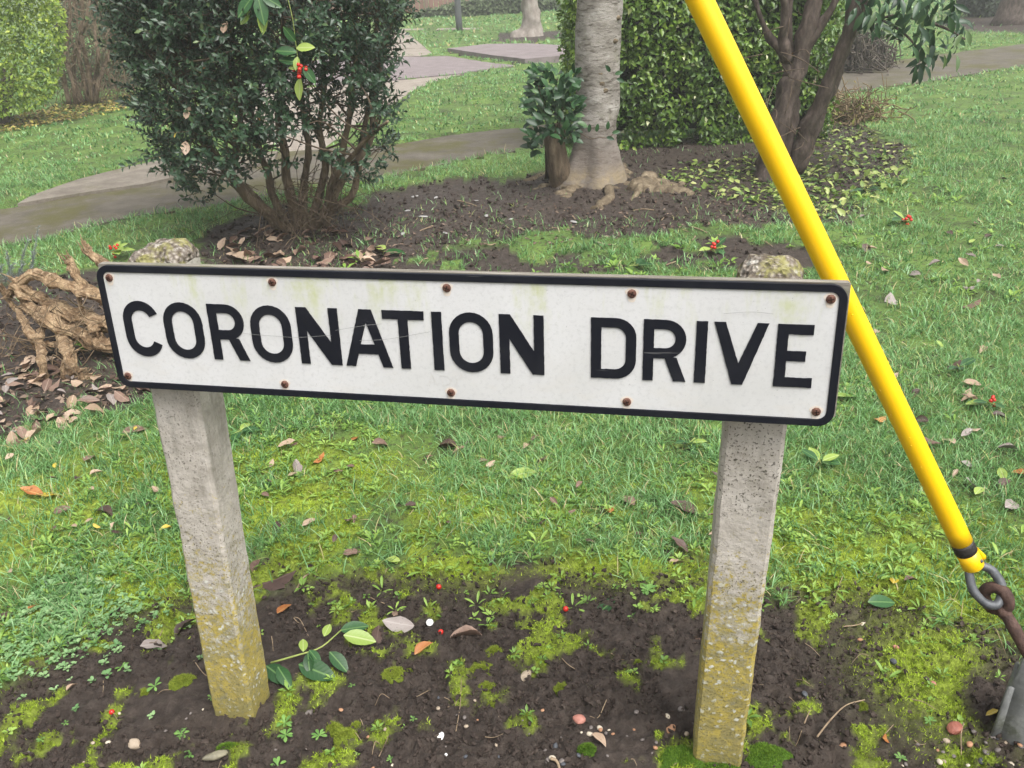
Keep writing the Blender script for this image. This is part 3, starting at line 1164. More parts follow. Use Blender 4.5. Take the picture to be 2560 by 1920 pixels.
pl = plate_back(-.543, .0) + N0 * (PDP / 2 + .004)
tl = np.array([pl[0], pl[1], 0]); tl[0] += .026; tl[2] = 1.026
bl = np.array([pl[0] - .026, pl[1] - .004, -.12])
prr = plate_back(.497, .0) + N0 * (PDP / 2 + .004)
tr = np.array([prr[0], prr[1] - .002, 1.022])
br = np.array([prr[0] - .012, prr[1] + .045, -.12])
for nm, b_, t_, lab, sd_, lo, hi, dk in (('post', bl, tl, 'left post, narrow grey side and yellow lichen low down', 3, .02, .62, .6),
                                         ('post', br, tr, 'right post, mossy foot and thick yellow lichen', 8, .18, .62, .35)):
    me = post_mesh('post', b_, t_, PWD, PDP, post_mat('lichened_concrete', lo + .12, hi + .12, sd_, dk), sd_)
    o = obj('post', me, sign, label=lab)
    o.matrix_parent_inverse = Matrix.Identity(4)
    o.location = Vector(b_) - Vector(sign.location)

# ------------------------------------------------------------------ the yellow stay guard, its eye rod and the ground anchor
PX, PY_ = (2098, 1216), (1512, 0)


def at_depth(px, py, dep):
    return CAM + ray(px, py) * dep


gb, gt = at_depth(2102, 1222, 1.56), at_depth(1511.5, 0, 1.26)
gdir = (gt - gb) / np.linalg.norm(gt - gb)
RG = .0187
YEL = NT('yellow_plastic')
c = YEL.mix(YEL.rng(YEL.noise(5, 4), .4, .7), (.86, .51, .003), (.90, .57, .006))
c = YEL.mix(YEL.rng(YEL.noise(90, 3, .7), .66, .74, 0, .3), c, (.45, .27, .02))
YEL.bump(YEL.noise(420, 2), .03, .0005)
YEL = YEL.fin(c, .33, .5)
BLK = simple('black_tape', [(0, (.012, .010, .010)), (1, (.03, .026, .024))], 60, 3, .55, .4, .2)
STEEL = simple('galvanised_grey', [(0, (.06, .065, .07)), (1, (.13, .135, .145))], 40, 4, .5, .5, .3, .003, .3)
RUSTB = simple('brown_rust', [(0, (.030, .016, .012)), (.5, (.060, .032, .024)), (1, (.105, .060, .045))], 60, 6, .75, .4, .6, .003)
guard = thing('stay_guard', 'long slanting yellow plastic tube with a black band, beside the sign', 'cable guard', tuple(gb))


def local_to(o, V):
    return np.asarray(V) - np.array(o.location)


def child(par, name, V, F, mat, **p):
    m = MB().add(local_to(par, V), F)
    o = m.build(name, mat, par, **p)
    return o


L_ = np.linalg.norm(gt - gb)
ts = np.linspace(.055, L_ * 1.75, 60)
child(guard, 'tube', *tube([gb + gdir * s for s in ts], RG, 40), YEL)
child(guard, 'end_sleeve', *tube([gb + gdir * s for s in (-.004, .0, .012, .034)], [RG * .80, RG * 1.0, RG * .985, RG * .985], 40), YEL)
child(guard, 'black_band', *tube([gb + gdir * s for s in np.linspace(.033, .0555, 4)], RG * 1.012, 40), BLK)
side = np.cross(gdir, fw); side /= np.linalg.norm(side)
frontv = -fw - gdir * (-fw @ gdir); frontv /= np.linalg.norm(frontv)
# the split seam flap of the sleeve, and a rivet
fl = []
for s, h in ((.034, .0005), (.020, .0045), (.006, .009), (.0, .007)):
    fl.append((s, h))
V, F = [], []
sgn = 1 if (side @ RT) > 0 else -1
for s, h in fl:
    b0 = gb + gdir * s + side * sgn * RG * .97
    V += [b0 - fw * .004, b0 - fw * .004 + side * sgn * h, b0 + fw * .010, b0 + fw * .010 + side * sgn * h]
F = [np.array([(4 * i + a, 4 * i + b, 4 * i + 4 + b, 4 * i + 4 + a) for i in range(3) for a, b in ((0, 1), (1, 3), (3, 2), (2, 0))] + [(0, 1, 3, 2), (12, 13, 15, 14)])]
child(guard, 'seam_flap', V, F, YEL)
V, F = ico(2)
rp = gb + gdir * .012 + frontv * RG * .80 + side * sgn * RG * .55
child(guard, 'rivet', V * .0036 + rp, F, STEEL)
m = MB()
dv, df = ico(2)
for k in range(26):
    s = rng.uniform(.1, L_ * 1.0); a = rng.uniform(-1.3, 1.3); rr = rng.uniform(.0005, .0013)
    nrm = frontv * math.cos(a) + side * math.sin(a)
    m.add(dv * np.array([rr, rr, rr]) * .8 + local_to(guard, gb + gdir * s + nrm * RG), df)
DROP = NT('wet_bead').fin((.86, .56, .01), .08, .6)
m.build('water_drops', DROP, guard, kind='stuff')

rodtop = at_depth(2152, 1292, 1.555)
# thimble: a grey teardrop loop hanging out of the sleeve
thb = at_depth(2148, 1303, 1.55)
ax = gb - gdir * -.002
dn = thb - ax; dl = np.linalg.norm(dn); dn /= dl
lat = np.cross(dn, fw); lat /= np.linalg.norm(lat)
if lat @ RT < 0: lat = -lat
loop = [ax + lat * -.006, ax + dn * .25 * dl + lat * -.017, ax + dn * .62 * dl + lat * -.021, ax + dn * .98 * dl + lat * -.010, ax + dn * 1.02 * dl + lat * .008,
        ax + dn * .70 * dl + lat * .026, ax + dn * .30 * dl + lat * .024, ax + dn * .02 * dl + lat * .008]
child(guard, 'thimble', *tube(smooth_path(loop, 44), .0078, 14, True, .25, 60, 3, 1.0), STEEL)

anchor = thing('stay_anchor', 'grey hollow ground post with a rusty eye rod, below the yellow tube', 'ground anchor', tuple(G(2185, 1640)))
eye_c = at_depth(2152, 1293, 1.56)
r1, r2 = at_depth(2168, 1318, 1.55), at_depth(2238, 1440, 1.53)
dr = (r2 - r1) / np.linalg.norm(r2 - r1)
ev = np.cross(dr, lat); ev /= np.linalg.norm(ev)
ring = [eye_c + .021 * (math.cos(a) * dr + math.sin(a) * (ev * .80 + lat * .6)) for a in np.linspace(0, 6.283, 40)]
child(anchor, 'eye', *tube(ring, .0105, 12, False, .15, 50, 4), RUSTB)
child(anchor, 'rod', *tube(smooth_path([eye_c + dr * .014, r1 + dr * .02, (r1 + r2) / 2, r2, r2 + dr * .25], 30), [.0130] * 5 + [.0108] * 25, 14, True, .15, 40, 5), RUSTB)
CONC = NT('grey_wet_concrete')
c = CONC.ramp(CONC.rng(CONC.noise(14, 6, .7), .3, .7), [(0, (.085, .09, .088)), (.5, (.15, .155, .15)), (1, (.24, .245, .23))])
c = CONC.mix(CONC.rng(CONC.noise(18, 5, .7), .50, .66, 0, .7), c, (.065, .075, .040))
c = CONC.mix(CONC.rng(CONC.noise(40, 4, .7), .60, .68, 0, .6), c, (.30, .31, .29))
CONC.bump(CONC.noise(90, 6, .7), .4, .004)
CONC = CONC.fin(c, .6, .4)
# hollow square post: base corner seen at (2148,1600), top corner at (2205,1424)
b0 = G(2210, 1578)
tp = AT(2243, 1440, b0[1] + .0)
hz = .205
yawA = math.radians(-38)
ex_, ey_ = np.array([math.cos(yawA), math.sin(yawA), 0]), np.array([-math.sin(yawA), math.cos(yawA), 0])


def sq(z, h, ox=0, oy=0):
    c0 = b0 + np.array([0, 0, z]) + ox * ex_ + oy * ey_
    return [c0 + a * h * ex_ + b * h * ey_ for a, b in ((-1, -1), (1, -1), (1, 1), (-1, 1))]


V = sq(-.06, .040) + sq(hz - .055, .037) + sq(hz - .05, .034) + sq(hz, .032) + sq(hz, .025) + sq(hz - .12, .025)
F = [np.array([(4 * i + j, 4 * i + (j + 1) % 4, 4 * i + 4 + (j + 1) % 4, 4 * i + 4 + j) for i in range(5) for j in range(4)] + [(20, 21, 22, 23)])]
child(anchor, 'hollow_post', V, F, CONC)
# fins of the angle sections bolted round it
for k, (a, b) in enumerate(((-1, -1), (1, -1), (1, 1), (-1, 1))):
    c0 = b0 + a * .037 * ex_ + b * .037 * ey_
    o_ = (a * ex_ + b * ey_) / math.sqrt(2)
    p_ = np.cross(o_, [0, 0, 1])
    V = [c0 + o_ * u + p_ * s * .003 + np.array([0, 0, z]) for z, u0, u1 in ((-.05, -.004, .022), (hz - .075, -.006, .008)) for u in (u0, u1) for s in (-1, 1)]
    child(anchor, 'fin', V, [np.array([(0, 1, 3, 2), (4, 6, 7, 5), (0, 4, 5, 1), (2, 3, 7, 6), (0, 2, 6, 4), (1, 5, 7, 3)])], CONC)

# ------------------------------------------------------------------ plants
def scatter(parent, name, tpl, tf, R, T, r, mat_stuff, mat_own, nown, stuffname='foliage', label=None):
    """the nearest leaves are objects of their own, the rest one stuff part"""
    T = np.asarray(T); R = np.asarray(R)
    sc = np.linalg.norm(R[:, :, 1], axis=1)
    d = (T - CAM) @ fw
    vis = infrust(T[:, 0], T[:, 1], T[:, 2], -.02)
    order = np.argsort(-(sc / d) * np.where(vis, 1, .01) * (1 + .25 * rng.uniform(0, 1, len(T)) - .9 * np.clip(d - np.percentile(d, 12), 0, 1)))
    own, rest = order[:nown], order[nown:]
    if len(own):
        me = mesh_np(name, tpl, tf, mat_own)
        loc = np.array(parent.location)
        for i in own:
            o = bpy.data.objects.new(name, me)
            M = Matrix([list(R[i][k]) + [T[i][k] - loc[k]] for k in range(3)] + [[0, 0, 0, 1]])
            o.parent = parent
            o.matrix_local = M
            COL.objects.link(o)
    if len(rest):
        V, F, rv = merge(tpl, tf, R[rest], T[rest] - np.array(parent.location), r[rest])
        MB().add(V, F, rv).build(stuffname, mat_stuff, parent, kind='stuff')


def two(name, stops, **k):
    return leaf_mat(name, stops, **k), leaf_mat(name + '_single', stops, own=True, **k)


def bark(name, stops, sc=6, stretch=(1, 1, .2), bst=.7, moss=None):
    t = NT(name)
    c = t.ramp(t.rng(t.noise(sc * 3, 7, .7, scale3=stretch), .3, .7), stops)
    if moss:
        c = t.mix(t.rng(t.noise(sc, 5, .7), .52, .68, 0, .6), c, moss)
    t.bump(t.noise(sc * 9, 7, .7, scale3=stretch), bst, .012)
    return t.fin(c, .85, .25)


BARK_B = bark('shrub_bark', [(0, (.060, .044, .030)), (.5, (.15, .112, .074)), (1, (.28, .22, .15))], 10)

# --- the big dark evergreen bush
bb = G(645, 492)
bush = thing('evergreen_bush', 'large dark evergreen bush with many bare brown stems at its foot, behind the sign', 'bush', tuple(bb))
YB = bb[1]
STEMS = [([(640, 498), (590, 470), (535, 425), (497, 380), (440, 300), (395, 200), (370, 90), (360, -60)], .050, .018, -.22),
         ([(610, 492), (560, 440), (520, 400), (500, 370), (508, 330), (520, 250), (500, 150), (470, -40)], .040, .014, .05),
         ([(622, 492), (590, 420), (570, 350), (548, 270), (540, 150), (560, -60)], .034, .012, .12),
         ([(645, 492), (625, 420), (615, 330), (600, 230), (615, 100), (600, -60)], .040, .014, -.10),
         ([(655, 492), (655, 420), (665, 340), (655, 250), (640, 120), (660, -60)], .036, .013, .15),
         ([(668, 492), (690, 420), (700, 350), (690, 280), (700, 170), (690, -60)], .036, .013, -.05),
         ([(678, 490), (706, 440), (722, 380), (745, 310), (755, 240), (770, 100), (760, -60)], .030, .012, -.16),
         ([(690, 488), (716, 455), (756, 425), (775, 380), (778, 320), (800, 220), (815, 100), (810, -60)], .034, .012, .10),
         ([(680, 490), (712, 430), (727, 378), (770, 325), (812, 285), (838, 262)], .026, .010, -.34),
         ([(700, 490), (735, 400), (792, 320), (806, 250), (822, 140), (850, 30), (870, -60)], .028, .011, .02)]
m_all = []
for k, (pts, r0, r1, dy) in enumerate(STEMS):
    W = [AT(px, py, YB + dy * (i / (len(pts) - 1)) * 1.6) for i, (px, py) in enumerate(pts)]
    W[0][2] = min(W[0][2], -.03)
    P = smooth_path(W, 26)
    P = P + np.stack([fbm(P[:, 2] * 9 + k, P[:, 2] * 3, s=200 + k) - .5, fbm(P[:, 2] * 9, P[:, 2] * 3 + k, s=230 + k) - .5, 0 * P[:, 0]], 1) * .03
    child(bush, 'stem', *tube(P, np.linspace(r0, r1, 26) * .82, 9, True, .35, 14, k), BARK_B)
    m_all.append(P)
SIL = [(225, -130), (235, 0), (258, 56), (268, 100), (282, 150), (312, 224), (314, 267), (342, 305), (352, 355), (400, 403), (440, 440), (474, 430), (505, 385), (537, 368),
       (600, 355), (645, 346), (720, 370), (765, 392), (795, 395), (830, 345), (838, 300), (806, 267), (828, 232), (822, 200), (840, 120), (856, 20), (866, -130)]
bx0, bx1 = AT(205, 0, YB)[0], AT(890, 0, YB)[0]


def world_sil(P, Yw):
    return [tuple(AT(a, b, Yw)[[0, 2]]) for a, b in P]


SW = world_sil(SIL, YB)
tw = MB()
sa, sdn = [], []
while len(sa) < 3200:
    px, py = rng.uniform(200, 905), rng.uniform(-130, 455)
    wob_ = 55 * (fbm(np.array(px / 60.), np.array(py / 60.), s=255) - .5)
    if not inpoly(np.array(px + wob_), np.array(py + wob_ * .7), SIL):
        continue
    cx = 540
    half = .62 * math.sqrt(max(.08, 1 - ((px - 545) / 370.) ** 2))
    u = rng.beta(.75, .95)                       # mostly shell, nearer side fuller
    dy = -half + 2 * half * u
    dens = 1.0
    if py > 190: dens = .85 if px < 560 else .48
    if px > 600 and py < 190: dens = .62
    if 430 < px < 740 and py > 300: dens *= .45
    if 590 < px < 800 and 230 < py < 330: dens *= .75
    dens *= .12 + 1.4 * sst(.40, .58, fbm(np.array(px / 75.), np.array(py / 75.), np.array(dy * 4 + 9.), 260))
    if rng.uniform() > dens:
        continue
    p = AT(px, py, YB + dy)
    if p[2] < .12: continue
    sa.append(p)
    out = np.array([(px - 560) / 340. * .8, dy / .6 * .8 - .15, .55 - .3 * (py > 330)]) + rng.normal(0, .45, 3)
    sdn.append(out / np.linalg.norm(out))
sa, sdn = np.array(sa), np.array(sdn)
allP = np.concatenate(m_all)
LT, LD, LU = [], [], []
for p, d in zip(sa, sdn):
    L = rng.uniform(.07, .16) * (1.7 if rng.uniform() < .06 else 1)
    bend = rng.normal(0, .25, 3)
    q = np.array([p + d * L * t_ + bend * L * t_ * t_ * .5 for t_ in np.linspace(0, 1, 5)])
    tw.add(local_to(bush, q.repeat(1, 0)), []) if False else None
    V, F = tube(q[::2], [.0022, .0017, .0010], 3, False)
    tw.add(local_to(bush, V), F, .5)
    n = int(L / .012)
    for i in range(n):
        tt = .12 + .88 * i / n
        base = p + d * L * tt + bend * L * tt * tt * .5
        a = i * 2.3
        sidev = np.cross(d, [0.3, .2, 1]); sidev /= np.linalg.norm(sidev)
        s2 = np.cross(d, sidev)
        o = sidev * math.cos(a) + s2 * math.sin(a)
        LT.append(base); LD.append(o * .9 + d * (.5 + .5 * tt) + rng.normal(0, .2, 3)); LU.append(d + np.array([0, -.2, .5]))
LT, LD, LU = map(np.array, (LT, LD, LU))
# longer bare twigs linking to the stems
for k in range(300):
    p = sa[rng.integers(len(sa))]
    st_ = allP[rng.integers(len(allP))]
    cand = allP[rng.integers(0, len(allP), 30)]
    st_ = cand[np.argmin(np.linalg.norm(cand - p, axis=1) + .6 * np.clip(cand[:, 2] - p[2] + .1, 0, 9))]
    mid = (p + st_) / 2 + rng.normal(0, .04, 3)
    V, F = tube(smooth_path([st_, mid, p], 7), np.linspace(.0065, .0028, 7) * rng.uniform(.6, 1.3), 5, False)
    tw.add(local_to(bush, V), F, .5)
# tangled fine dead strands round the foot
for k in range(130):
    a = AT(rng.normal(655, 52), rng.uniform(380, 480), YB - rng.uniform(0, .3))
    b = a + rng.normal(0, .16, 3) + np.array([0, -.05, -.1]); b[2] = max(b[2], .01)
    V, F = tube(smooth_path([a, (a + b) / 2 + rng.normal(0, .06, 3), b], 8), rng.uniform(.0014, .003), 3, False)
    tw.add(local_to(bush, V), F, .5)
TWIG = simple('twig_brown', [(0, (.060, .042, .028)), (1, (.15, .11, .075))], 20, 4, .8, .3, .2)
tw.build('twigs', TWIG, bush, kind='stuff')
Ls = rng.uniform(.027, .045, len(LT))
R = frames(LD, LU) * Ls[:, None, None]
tv, tf = leaf_tpl(SMALL, .22, .18, .52)
BUSHL = two('dark_bush_leaf', [(0, (.014, .032, .016)), (.5, (.028, .062, .030)), (.85, (.055, .105, .048)), (1, (.11, .16, .055))], rough=.36, spec=.45, trans=.12)
scatter(bush, 'leaf', tv, tf, R, LT, np.clip(rng.normal(.45, .22, len(LT)), 0, 1), *BUSHL, 260)

# --- hedge behind the tree
YH = 7.32
hx0, hx1 = AT(1232, 180, YH)[0], AT(1812, 150, YH)[0]
hedge = thing('privet_hedge', 'clipped pale and dark green hedge standing behind the grey tree trunk', 'hedge', (float((hx0 + hx1) / 2), YH + .4, 0))
HTOP, HD = 1.75, .95
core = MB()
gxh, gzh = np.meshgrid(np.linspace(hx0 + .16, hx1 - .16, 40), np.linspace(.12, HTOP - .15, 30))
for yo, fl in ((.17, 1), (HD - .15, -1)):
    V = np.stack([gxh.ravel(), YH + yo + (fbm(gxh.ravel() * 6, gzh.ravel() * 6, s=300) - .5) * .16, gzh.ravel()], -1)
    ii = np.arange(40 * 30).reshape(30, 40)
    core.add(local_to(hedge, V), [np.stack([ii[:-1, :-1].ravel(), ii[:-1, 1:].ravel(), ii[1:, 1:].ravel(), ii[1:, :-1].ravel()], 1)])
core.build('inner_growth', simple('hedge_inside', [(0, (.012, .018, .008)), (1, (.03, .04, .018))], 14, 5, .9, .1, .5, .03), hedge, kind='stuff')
n = 26000
face = rng.choice(4, n, p=[.66, .14, .12, .08])
dep = np.abs(rng.normal(0, .085, n))
u, v_ = rng.uniform(0, 1, n), rng.uniform(0, 1, n)
zz = .0 + HTOP * v_
T = np.zeros((n, 3)); Nn = np.zeros((n, 3))
bulge = (fbm(u * 9, v_ * 7, s=310) - .5) * .16
for f, (fx_, nx_) in enumerate(((0, (0, -1, 0)), (1, (-1, 0, 0)), (2, (1, 0, 0)), (3, (0, 0, 1)))):
    k = face == f
    if f == 0: T[k] = np.stack([hx0 + (hx1 - hx0) * u[k], YH + dep[k] + bulge[k], zz[k]], -1)
    if f == 1: T[k] = np.stack([hx0 + dep[k] + bulge[k], YH + HD * u[k], zz[k]], -1)
    if f == 2: T[k] = np.stack([hx1 - dep[k] + bulge[k], YH + HD * u[k], zz[k]], -1)
    if f == 3: T[k] = np.stack([hx0 + (hx1 - hx0) * u[k], YH + HD * v_[k], HTOP - dep[k]], -1)
    Nn[k] = nx_
keep = (fbm(T[:, 0] * 7, T[:, 1] * 7, T[:, 2] * 7, 320) > .36 + .12 * (T[:, 2] < .2)) | (T[:, 2] > 1.0)
T, Nn = T[keep], Nn[keep]
n = len(T)
D = rng.normal(0, .6, (n, 3)) + np.array([0, 0, -.15]) + Nn * .45
U = Nn * .8 + np.array([0, 0, .55]) + rng.normal(0, .35, (n, 3))
Ls = rng.uniform(.030, .062, n)
tv, tf = leaf_tpl([(0, .12), (.42, 1), (1, .05)], .2, .2, .56)
rr = np.clip(rng.normal(.29, .16, n) + (fbm(T[:, 0] * 3, T[:, 1] * 3, T[:, 2] * 3, 333) - .5) * .5 + .12 * (T[:, 0] < hx0 + .12), 0, 1)
rr[rng.uniform(0, 1, n) < .012] = 1
HEDL = two('hedge_leaf', [(0, (.040, .090, .014)), (.35, (.105, .195, .026)), (.7, (.23, .34, .045)), (.95, (.38, .47, .11)), (1, (.64, .66, .40))], rough=.36, spec=.5, trans=.28)
scatter(hedge, 'leaf', tv, tf, R=frames(D, U) * Ls[:, None, None], T=T, r=rr, mat_stuff=HEDL[0], mat_own=HEDL[1], nown=280)

# --- the grey tree with its roots
tb = G(1285, 400); tb[1] += .12
tree = thing('grey_barked_tree', 'grey pale-barked tree trunk with spreading surface roots, behind the middle of the sign', 'tree', tuple(tb))
BK = NT('pale_grey_bark')
x, y, z = BK.sep(BK.tc())
c = BK.ramp(BK.rng(BK.noise(5, 7, .72, scale3=(1, 1, 2.2)), .3, .7), [(0, (.15, .132, .112)), (.45, (.28, .255, .225)), (1, (.46, .43, .395))])
c = BK.mix(BK.rng(BK.noise(11, 5, .7, scale3=(1.2, 1.2, 5)), .52, .62, 0, .85), c, (.085, .072, .056))
c = BK.mix(BK.rng(BK.noise(17, 5, .75, scale3=(1, 1, 1.6)), .60, .68, 0, .8), c, (.42, .40, .37))
c = BK.mix(BK.rng(BK.noise(7, 5, .7), .56, .72, 0, .5), c, (.21, .21, .13))
c = BK.mix(BK.math('MULTIPLY', BK.rng(z, .50, .22), .7), c, (.15, .120, .10))
c = BK.mix(BK.math('MULTIPLY', BK.rng(z, .16, .06), BK.rng(BK.noise(9, 5, .7), .4, .6)), c, (.25, .20, .125))
BK.bump(BK.noise(26, 7, .72, scale3=(1, 1, 2.5)), .7, .015)
BK = BK.fin(c, .85, .25)
ROOTM = bark('root_bark', [(0, (.055, .040, .028)), (.5, (.14, .108, .070)), (1, (.27, .22, .15))], 9, (1, 1, 1), .8)
# trunk: lofted rings with buttress lobes at the foot
rowsP = [(-40, 1243, 1343), (60, 1243.5, 1342), (150, 1244.5, 1340), (230, 1245, 1337), (275, 1243, 1333), (310, 1238, 1332), (345, 1228, 1338), (378, 1212, 1346), (400, 1200, 1352), (430, 1190, 1360)]
NSG = 40
rings_ = []
YT = tb[1]
zs = []
for py, xa, xb in rowsP:
    a, b = AT(xa, py, YT), AT(xb, py, YT)
    zs.append(((a[2] + b[2]) / 2, (a[0] + b[0]) / 2, (b[0] - a[0]) / 2))
zs = sorted(zs)
zs.append((3.2, zs[-1][1] + .01, zs[-1][2] * .95))
za = np.array([q[0] for q in zs])
zl = np.concatenate([np.linspace(-.08, .5, 26), np.linspace(.52, 3.2, 60)])
V = []
ang = np.arange(NSG) * 2 * math.pi / NSG
for z in zl:
    cx = np.interp(z, za, [q[1] for q in zs]); r = np.interp(z, za, [q[2] for q in zs])
    lob = sst(.42, -.02, z)
    rad = r * (1 + lob * .30 * (np.cos(5 * ang + .6) * .6 + np.cos(3 * ang + 2) * .4) * .8)
    V.append(np.stack([cx + rad * np.cos(ang), YT + rad * np.sin(ang), np.full(NSG, z)], -1))
V = np.concatenate(V)
cxy = np.stack([np.interp(V[:, 2], za, [q[1] for q in zs]), np.full(len(V), YT)], -1)
d = V[:, :2] - cxy
V[:, :2] += d * ((fbm(V[:, 0] * 9, V[:, 1] * 9, V[:, 2] * 5, 400, 4) - .5) * .28)[:, None]
q = [(i * NSG + j, i * NSG + (j + 1) % NSG, (i + 1) * NSG + (j + 1) % NSG, (i + 1) * NSG + j) for i in range(len(zl) - 1) for j in range(NSG)]
MB().add(local_to(tree, V), [np.array(q)]).build('trunk', BK, tree)
ROOTS = [([(1268, 380), (1248, 396), (1232, 408), (1218, 416), (1212, 424)], .10, .050), ([(1232, 368), (1205, 384), (1175, 398), (1150, 406)], .08, .030),
         ([(1215, 362), (1185, 370), (1155, 380), (1132, 386)], .07, .026), ([(1290, 384), (1300, 396), (1318, 398), (1322, 410)], .10, .055), ([(1262, 390), (1262, 404), (1280, 412), (1292, 414)], .06, .030),
         ([(1325, 366), (1348, 384), (1368, 398), (1380, 408)], .085, .045), ([(1375, 404), (1410, 410), (1455, 412), (1500, 416)], .085, .050), ([(1390, 392), (1430, 396), (1480, 398)], .07, .04), ([(1385, 412), (1370, 424), (1352, 431)], .028, .012),
         ([(1318, 414), (1314, 426), (1300, 440), (1290, 448)], .034, .040)]
for k, (pts, r0, r1) in enumerate(ROOTS):
    W = []
    for i, (px, py) in enumerate(pts):
        g = G(px, py)
        g[2] = -.32 * r0 - .010 + (.05 if i == 0 else 0)
        W.append(g)
    P = smooth_path(W, 16)
    child(tree, 'root', *tube(P, np.linspace(r0, r1, 16) * (1.08 + .5 * (fbm(np.arange(16) * .5, np.arange(16) * 0. + k, s=433) - .5)), 16, True, .75, 13, 40 + k, .8), ROOTM)
# cut side stem at the left foot and healed knots
W = [AT(1215, 400, YT - .05), AT(1205, 345, YT - .1), AT(1195, 300, YT - .1), AT(1192, 268, YT - .08)]
child(tree, 'side_stem', *tube(smooth_path(W, 16), np.linspace(.085, .055, 16), 14, True, .4, 10, 60), BARK_B)
for (px, py, s) in ((1297, 160, 1.0), (1298, 182, 1.2), (1303, 196, 1.3), (1330, 90, .8), (1285, 198, .7), (1336, 40, .8), (1318, 25, .7)):
    p = AT(px, py, YT - .15)
    V, F = ico(2)
    V = V * np.array([.028, .016, .02]) * s * (1 + .5 * (fbm(V[:, 0] * 2 + px, V[:, 1] * 2, V[:, 2] * 2 + py, 410, 3) - .5))[:, None]
    child(tree, 'knot', V + p + np.array([(px - 1292) * -.0000, .012 + abs(px - 1292) * .0010, 0]), F, ROOTM)

# glossy laurel shoots growing against the trunk's left side
lb = G(1190, 392)
laurel = thing('laurel_clump', 'small glossy dark green laurel clump against the left side of the grey trunk', 'shrub', tuple(lb))
LSIL = [(1206, 160), (1215, 170), (1240, 150), (1252, 165), (1250, 250), (1238, 300), (1212, 312), (1205, 285), (1180, 300), (1172, 335), (1150, 325), (1142, 285), (1150, 260), (1138, 225), (1148, 205), (1145, 160), (1165, 155), (1178, 145)]
T, D, U = [], [], []
while len(T) < 330:
    px, py = rng.uniform(1136, 1254), rng.uniform(143, 336)
    if inpoly(np.array(px), np.array(py), LSIL):
        dy = rng.normal(0, .10)
        T.append(AT(px, py, YT - .24 + dy))
        D.append([(px - 1195) / 90 + rng.normal(0, .5), -.3 + rng.normal(0, .4), .5 + rng.normal(0, .5)])
        U.append([rng.normal(0, .4), -.8, .8 + rng.normal(0, .3)])
T, D, U = map(np.array, (T, D, U))
LAUR = two('laurel_leaf', [(0, (.012, .038, .014)), (.5, (.022, .068, .022)), (.9, (.040, .105, .032)), (1, (.08, .15, .05))], rough=.38, spec=.40, trans=.15)
tv, tf = leaf_tpl(OVAL, .18, .25, .52)
scatter(laurel, 'leaf', tv, tf, frames(D, U) * rng.uniform(.05, .085, len(T))[:, None, None], T, rng.uniform(0, 1, len(T)), *LAUR, 290)
for k in range(7):
    a = G(1188 + rng.normal(0, 8), 385); b = AT(rng.uniform(1155, 1235), rng.uniform(160, 230), YT - .25)
    child(laurel, 'stem', *tube(smooth_path([a, (a + b) / 2 + rng.normal(0, .03, 3), b], 9), np.linspace(.010, .004, 9), 6), TWIG)
# a few ivy leaves on the trunk
ivy = thing('ivy_sprig', 'thin ivy sprig with dark leaves climbing across the grey trunk', 'climbing plant', tuple(AT(1300, 300, YT - .2)))
pts = [(1255, 288), (1275, 300), (1295, 297), (1312, 298), (1325, 290)]
child(ivy, 'stem', *tube(smooth_path([AT(a, b, YT - .215 + abs(a - 1292) * .0008) for a, b in pts], 16), .003, 5), TWIG)
T, D, U = [], [], []
for a, b, dx, dz in ((1272, 286, 0, 1), (1288, 285, .1, 1), (1312, 280, 0, 1), (1310, 296, .6, -.2), (1322, 287, 1, .2), (1328, 160, 1, .3), (1318, 155, -.5, .6), (1332, 170, 1, -.4)):
    T.append(AT(a, b, YT - .225 + abs(a - 1292) * .0012)); D.append([dx + .1, -.3, dz]); U.append([0, -1, .3])
T, D, U = map(np.array, (T, D, U))
scatter(ivy, 'leaf', tv, tf, frames(D, U) * .055, T, rng.uniform(0, 1, len(T)), *LAUR, 50)

# --- the many-stemmed shrub right of the hedge, with a drooping laurel branch
sb = G(1690, 378)
YS = sb[1]
shrub = thing('branching_tree', 'rough dark many-stemmed small tree in front of the hedge, right of the yellow tube', 'tree', tuple(sb))
BARK_S = bark('rough_dark_bark', [(0, (.035, .026, .022)), (.5, (.082, .062, .052)), (1, (.16, .125, .105))], 9, (1, 1, .35), .9)
SST = [([(1648, 395), (1660, 350), (1672, 300), (1690, 240), (1705, 190), (1722, 140), (1745, 60), (1775, -60)], .105, .048, .0),
       ([(1672, 392), (1690, 335), (1706, 285), (1712, 235), (1712, 180), (1705, 110), (1700, -60)], .060, .035, .05),
       ([(1705, 160), (1690, 120), (1662, 80), (1640, 30), (1620, -60)], .036, .018, -.05),
       ([(1700, 130), (1690, 80), (1695, 30), (1690, -60)], .040, .022, -.12),
       ([(1725, 130), (1752, 90), (1775, 50), (1800, 10), (1830, -60)], .040, .022, -.08),
       ([(1712, 372), (1735, 310), (1752, 262), (1775, 215), (1800, 150), (1822, 95), (1850, 40), (1880, -60)], .062, .040, -.15),
       ([(1722, 372), (1748, 300), (1770, 245), (1800, 180), (1822, 110), (1835, 60), (1840, 0), (1838, -60)], .050, .035, .10),
       ([(1815, 110), (1850, 60), (1900, 40), (1960, 35), (2040, 60), (2085, 85)], .022, .006, -.25),
       ([(1900, 40), (1950, 70), (1985, 110), (1985, 140)], .010, .004, -.30)]
for k, (pts, r0, r1, dy) in enumerate(SST):
    W = [AT(px, py, YS + dy * i / (len(pts) - 1)) for i, (px, py) in enumerate(pts)]
    P = smooth_path(W, 24)
    child(shrub, 'stem', *tube(P, np.linspace(r0, r1, 24), 12, True, .75, 11, 80 + k, .9), BARK_S)
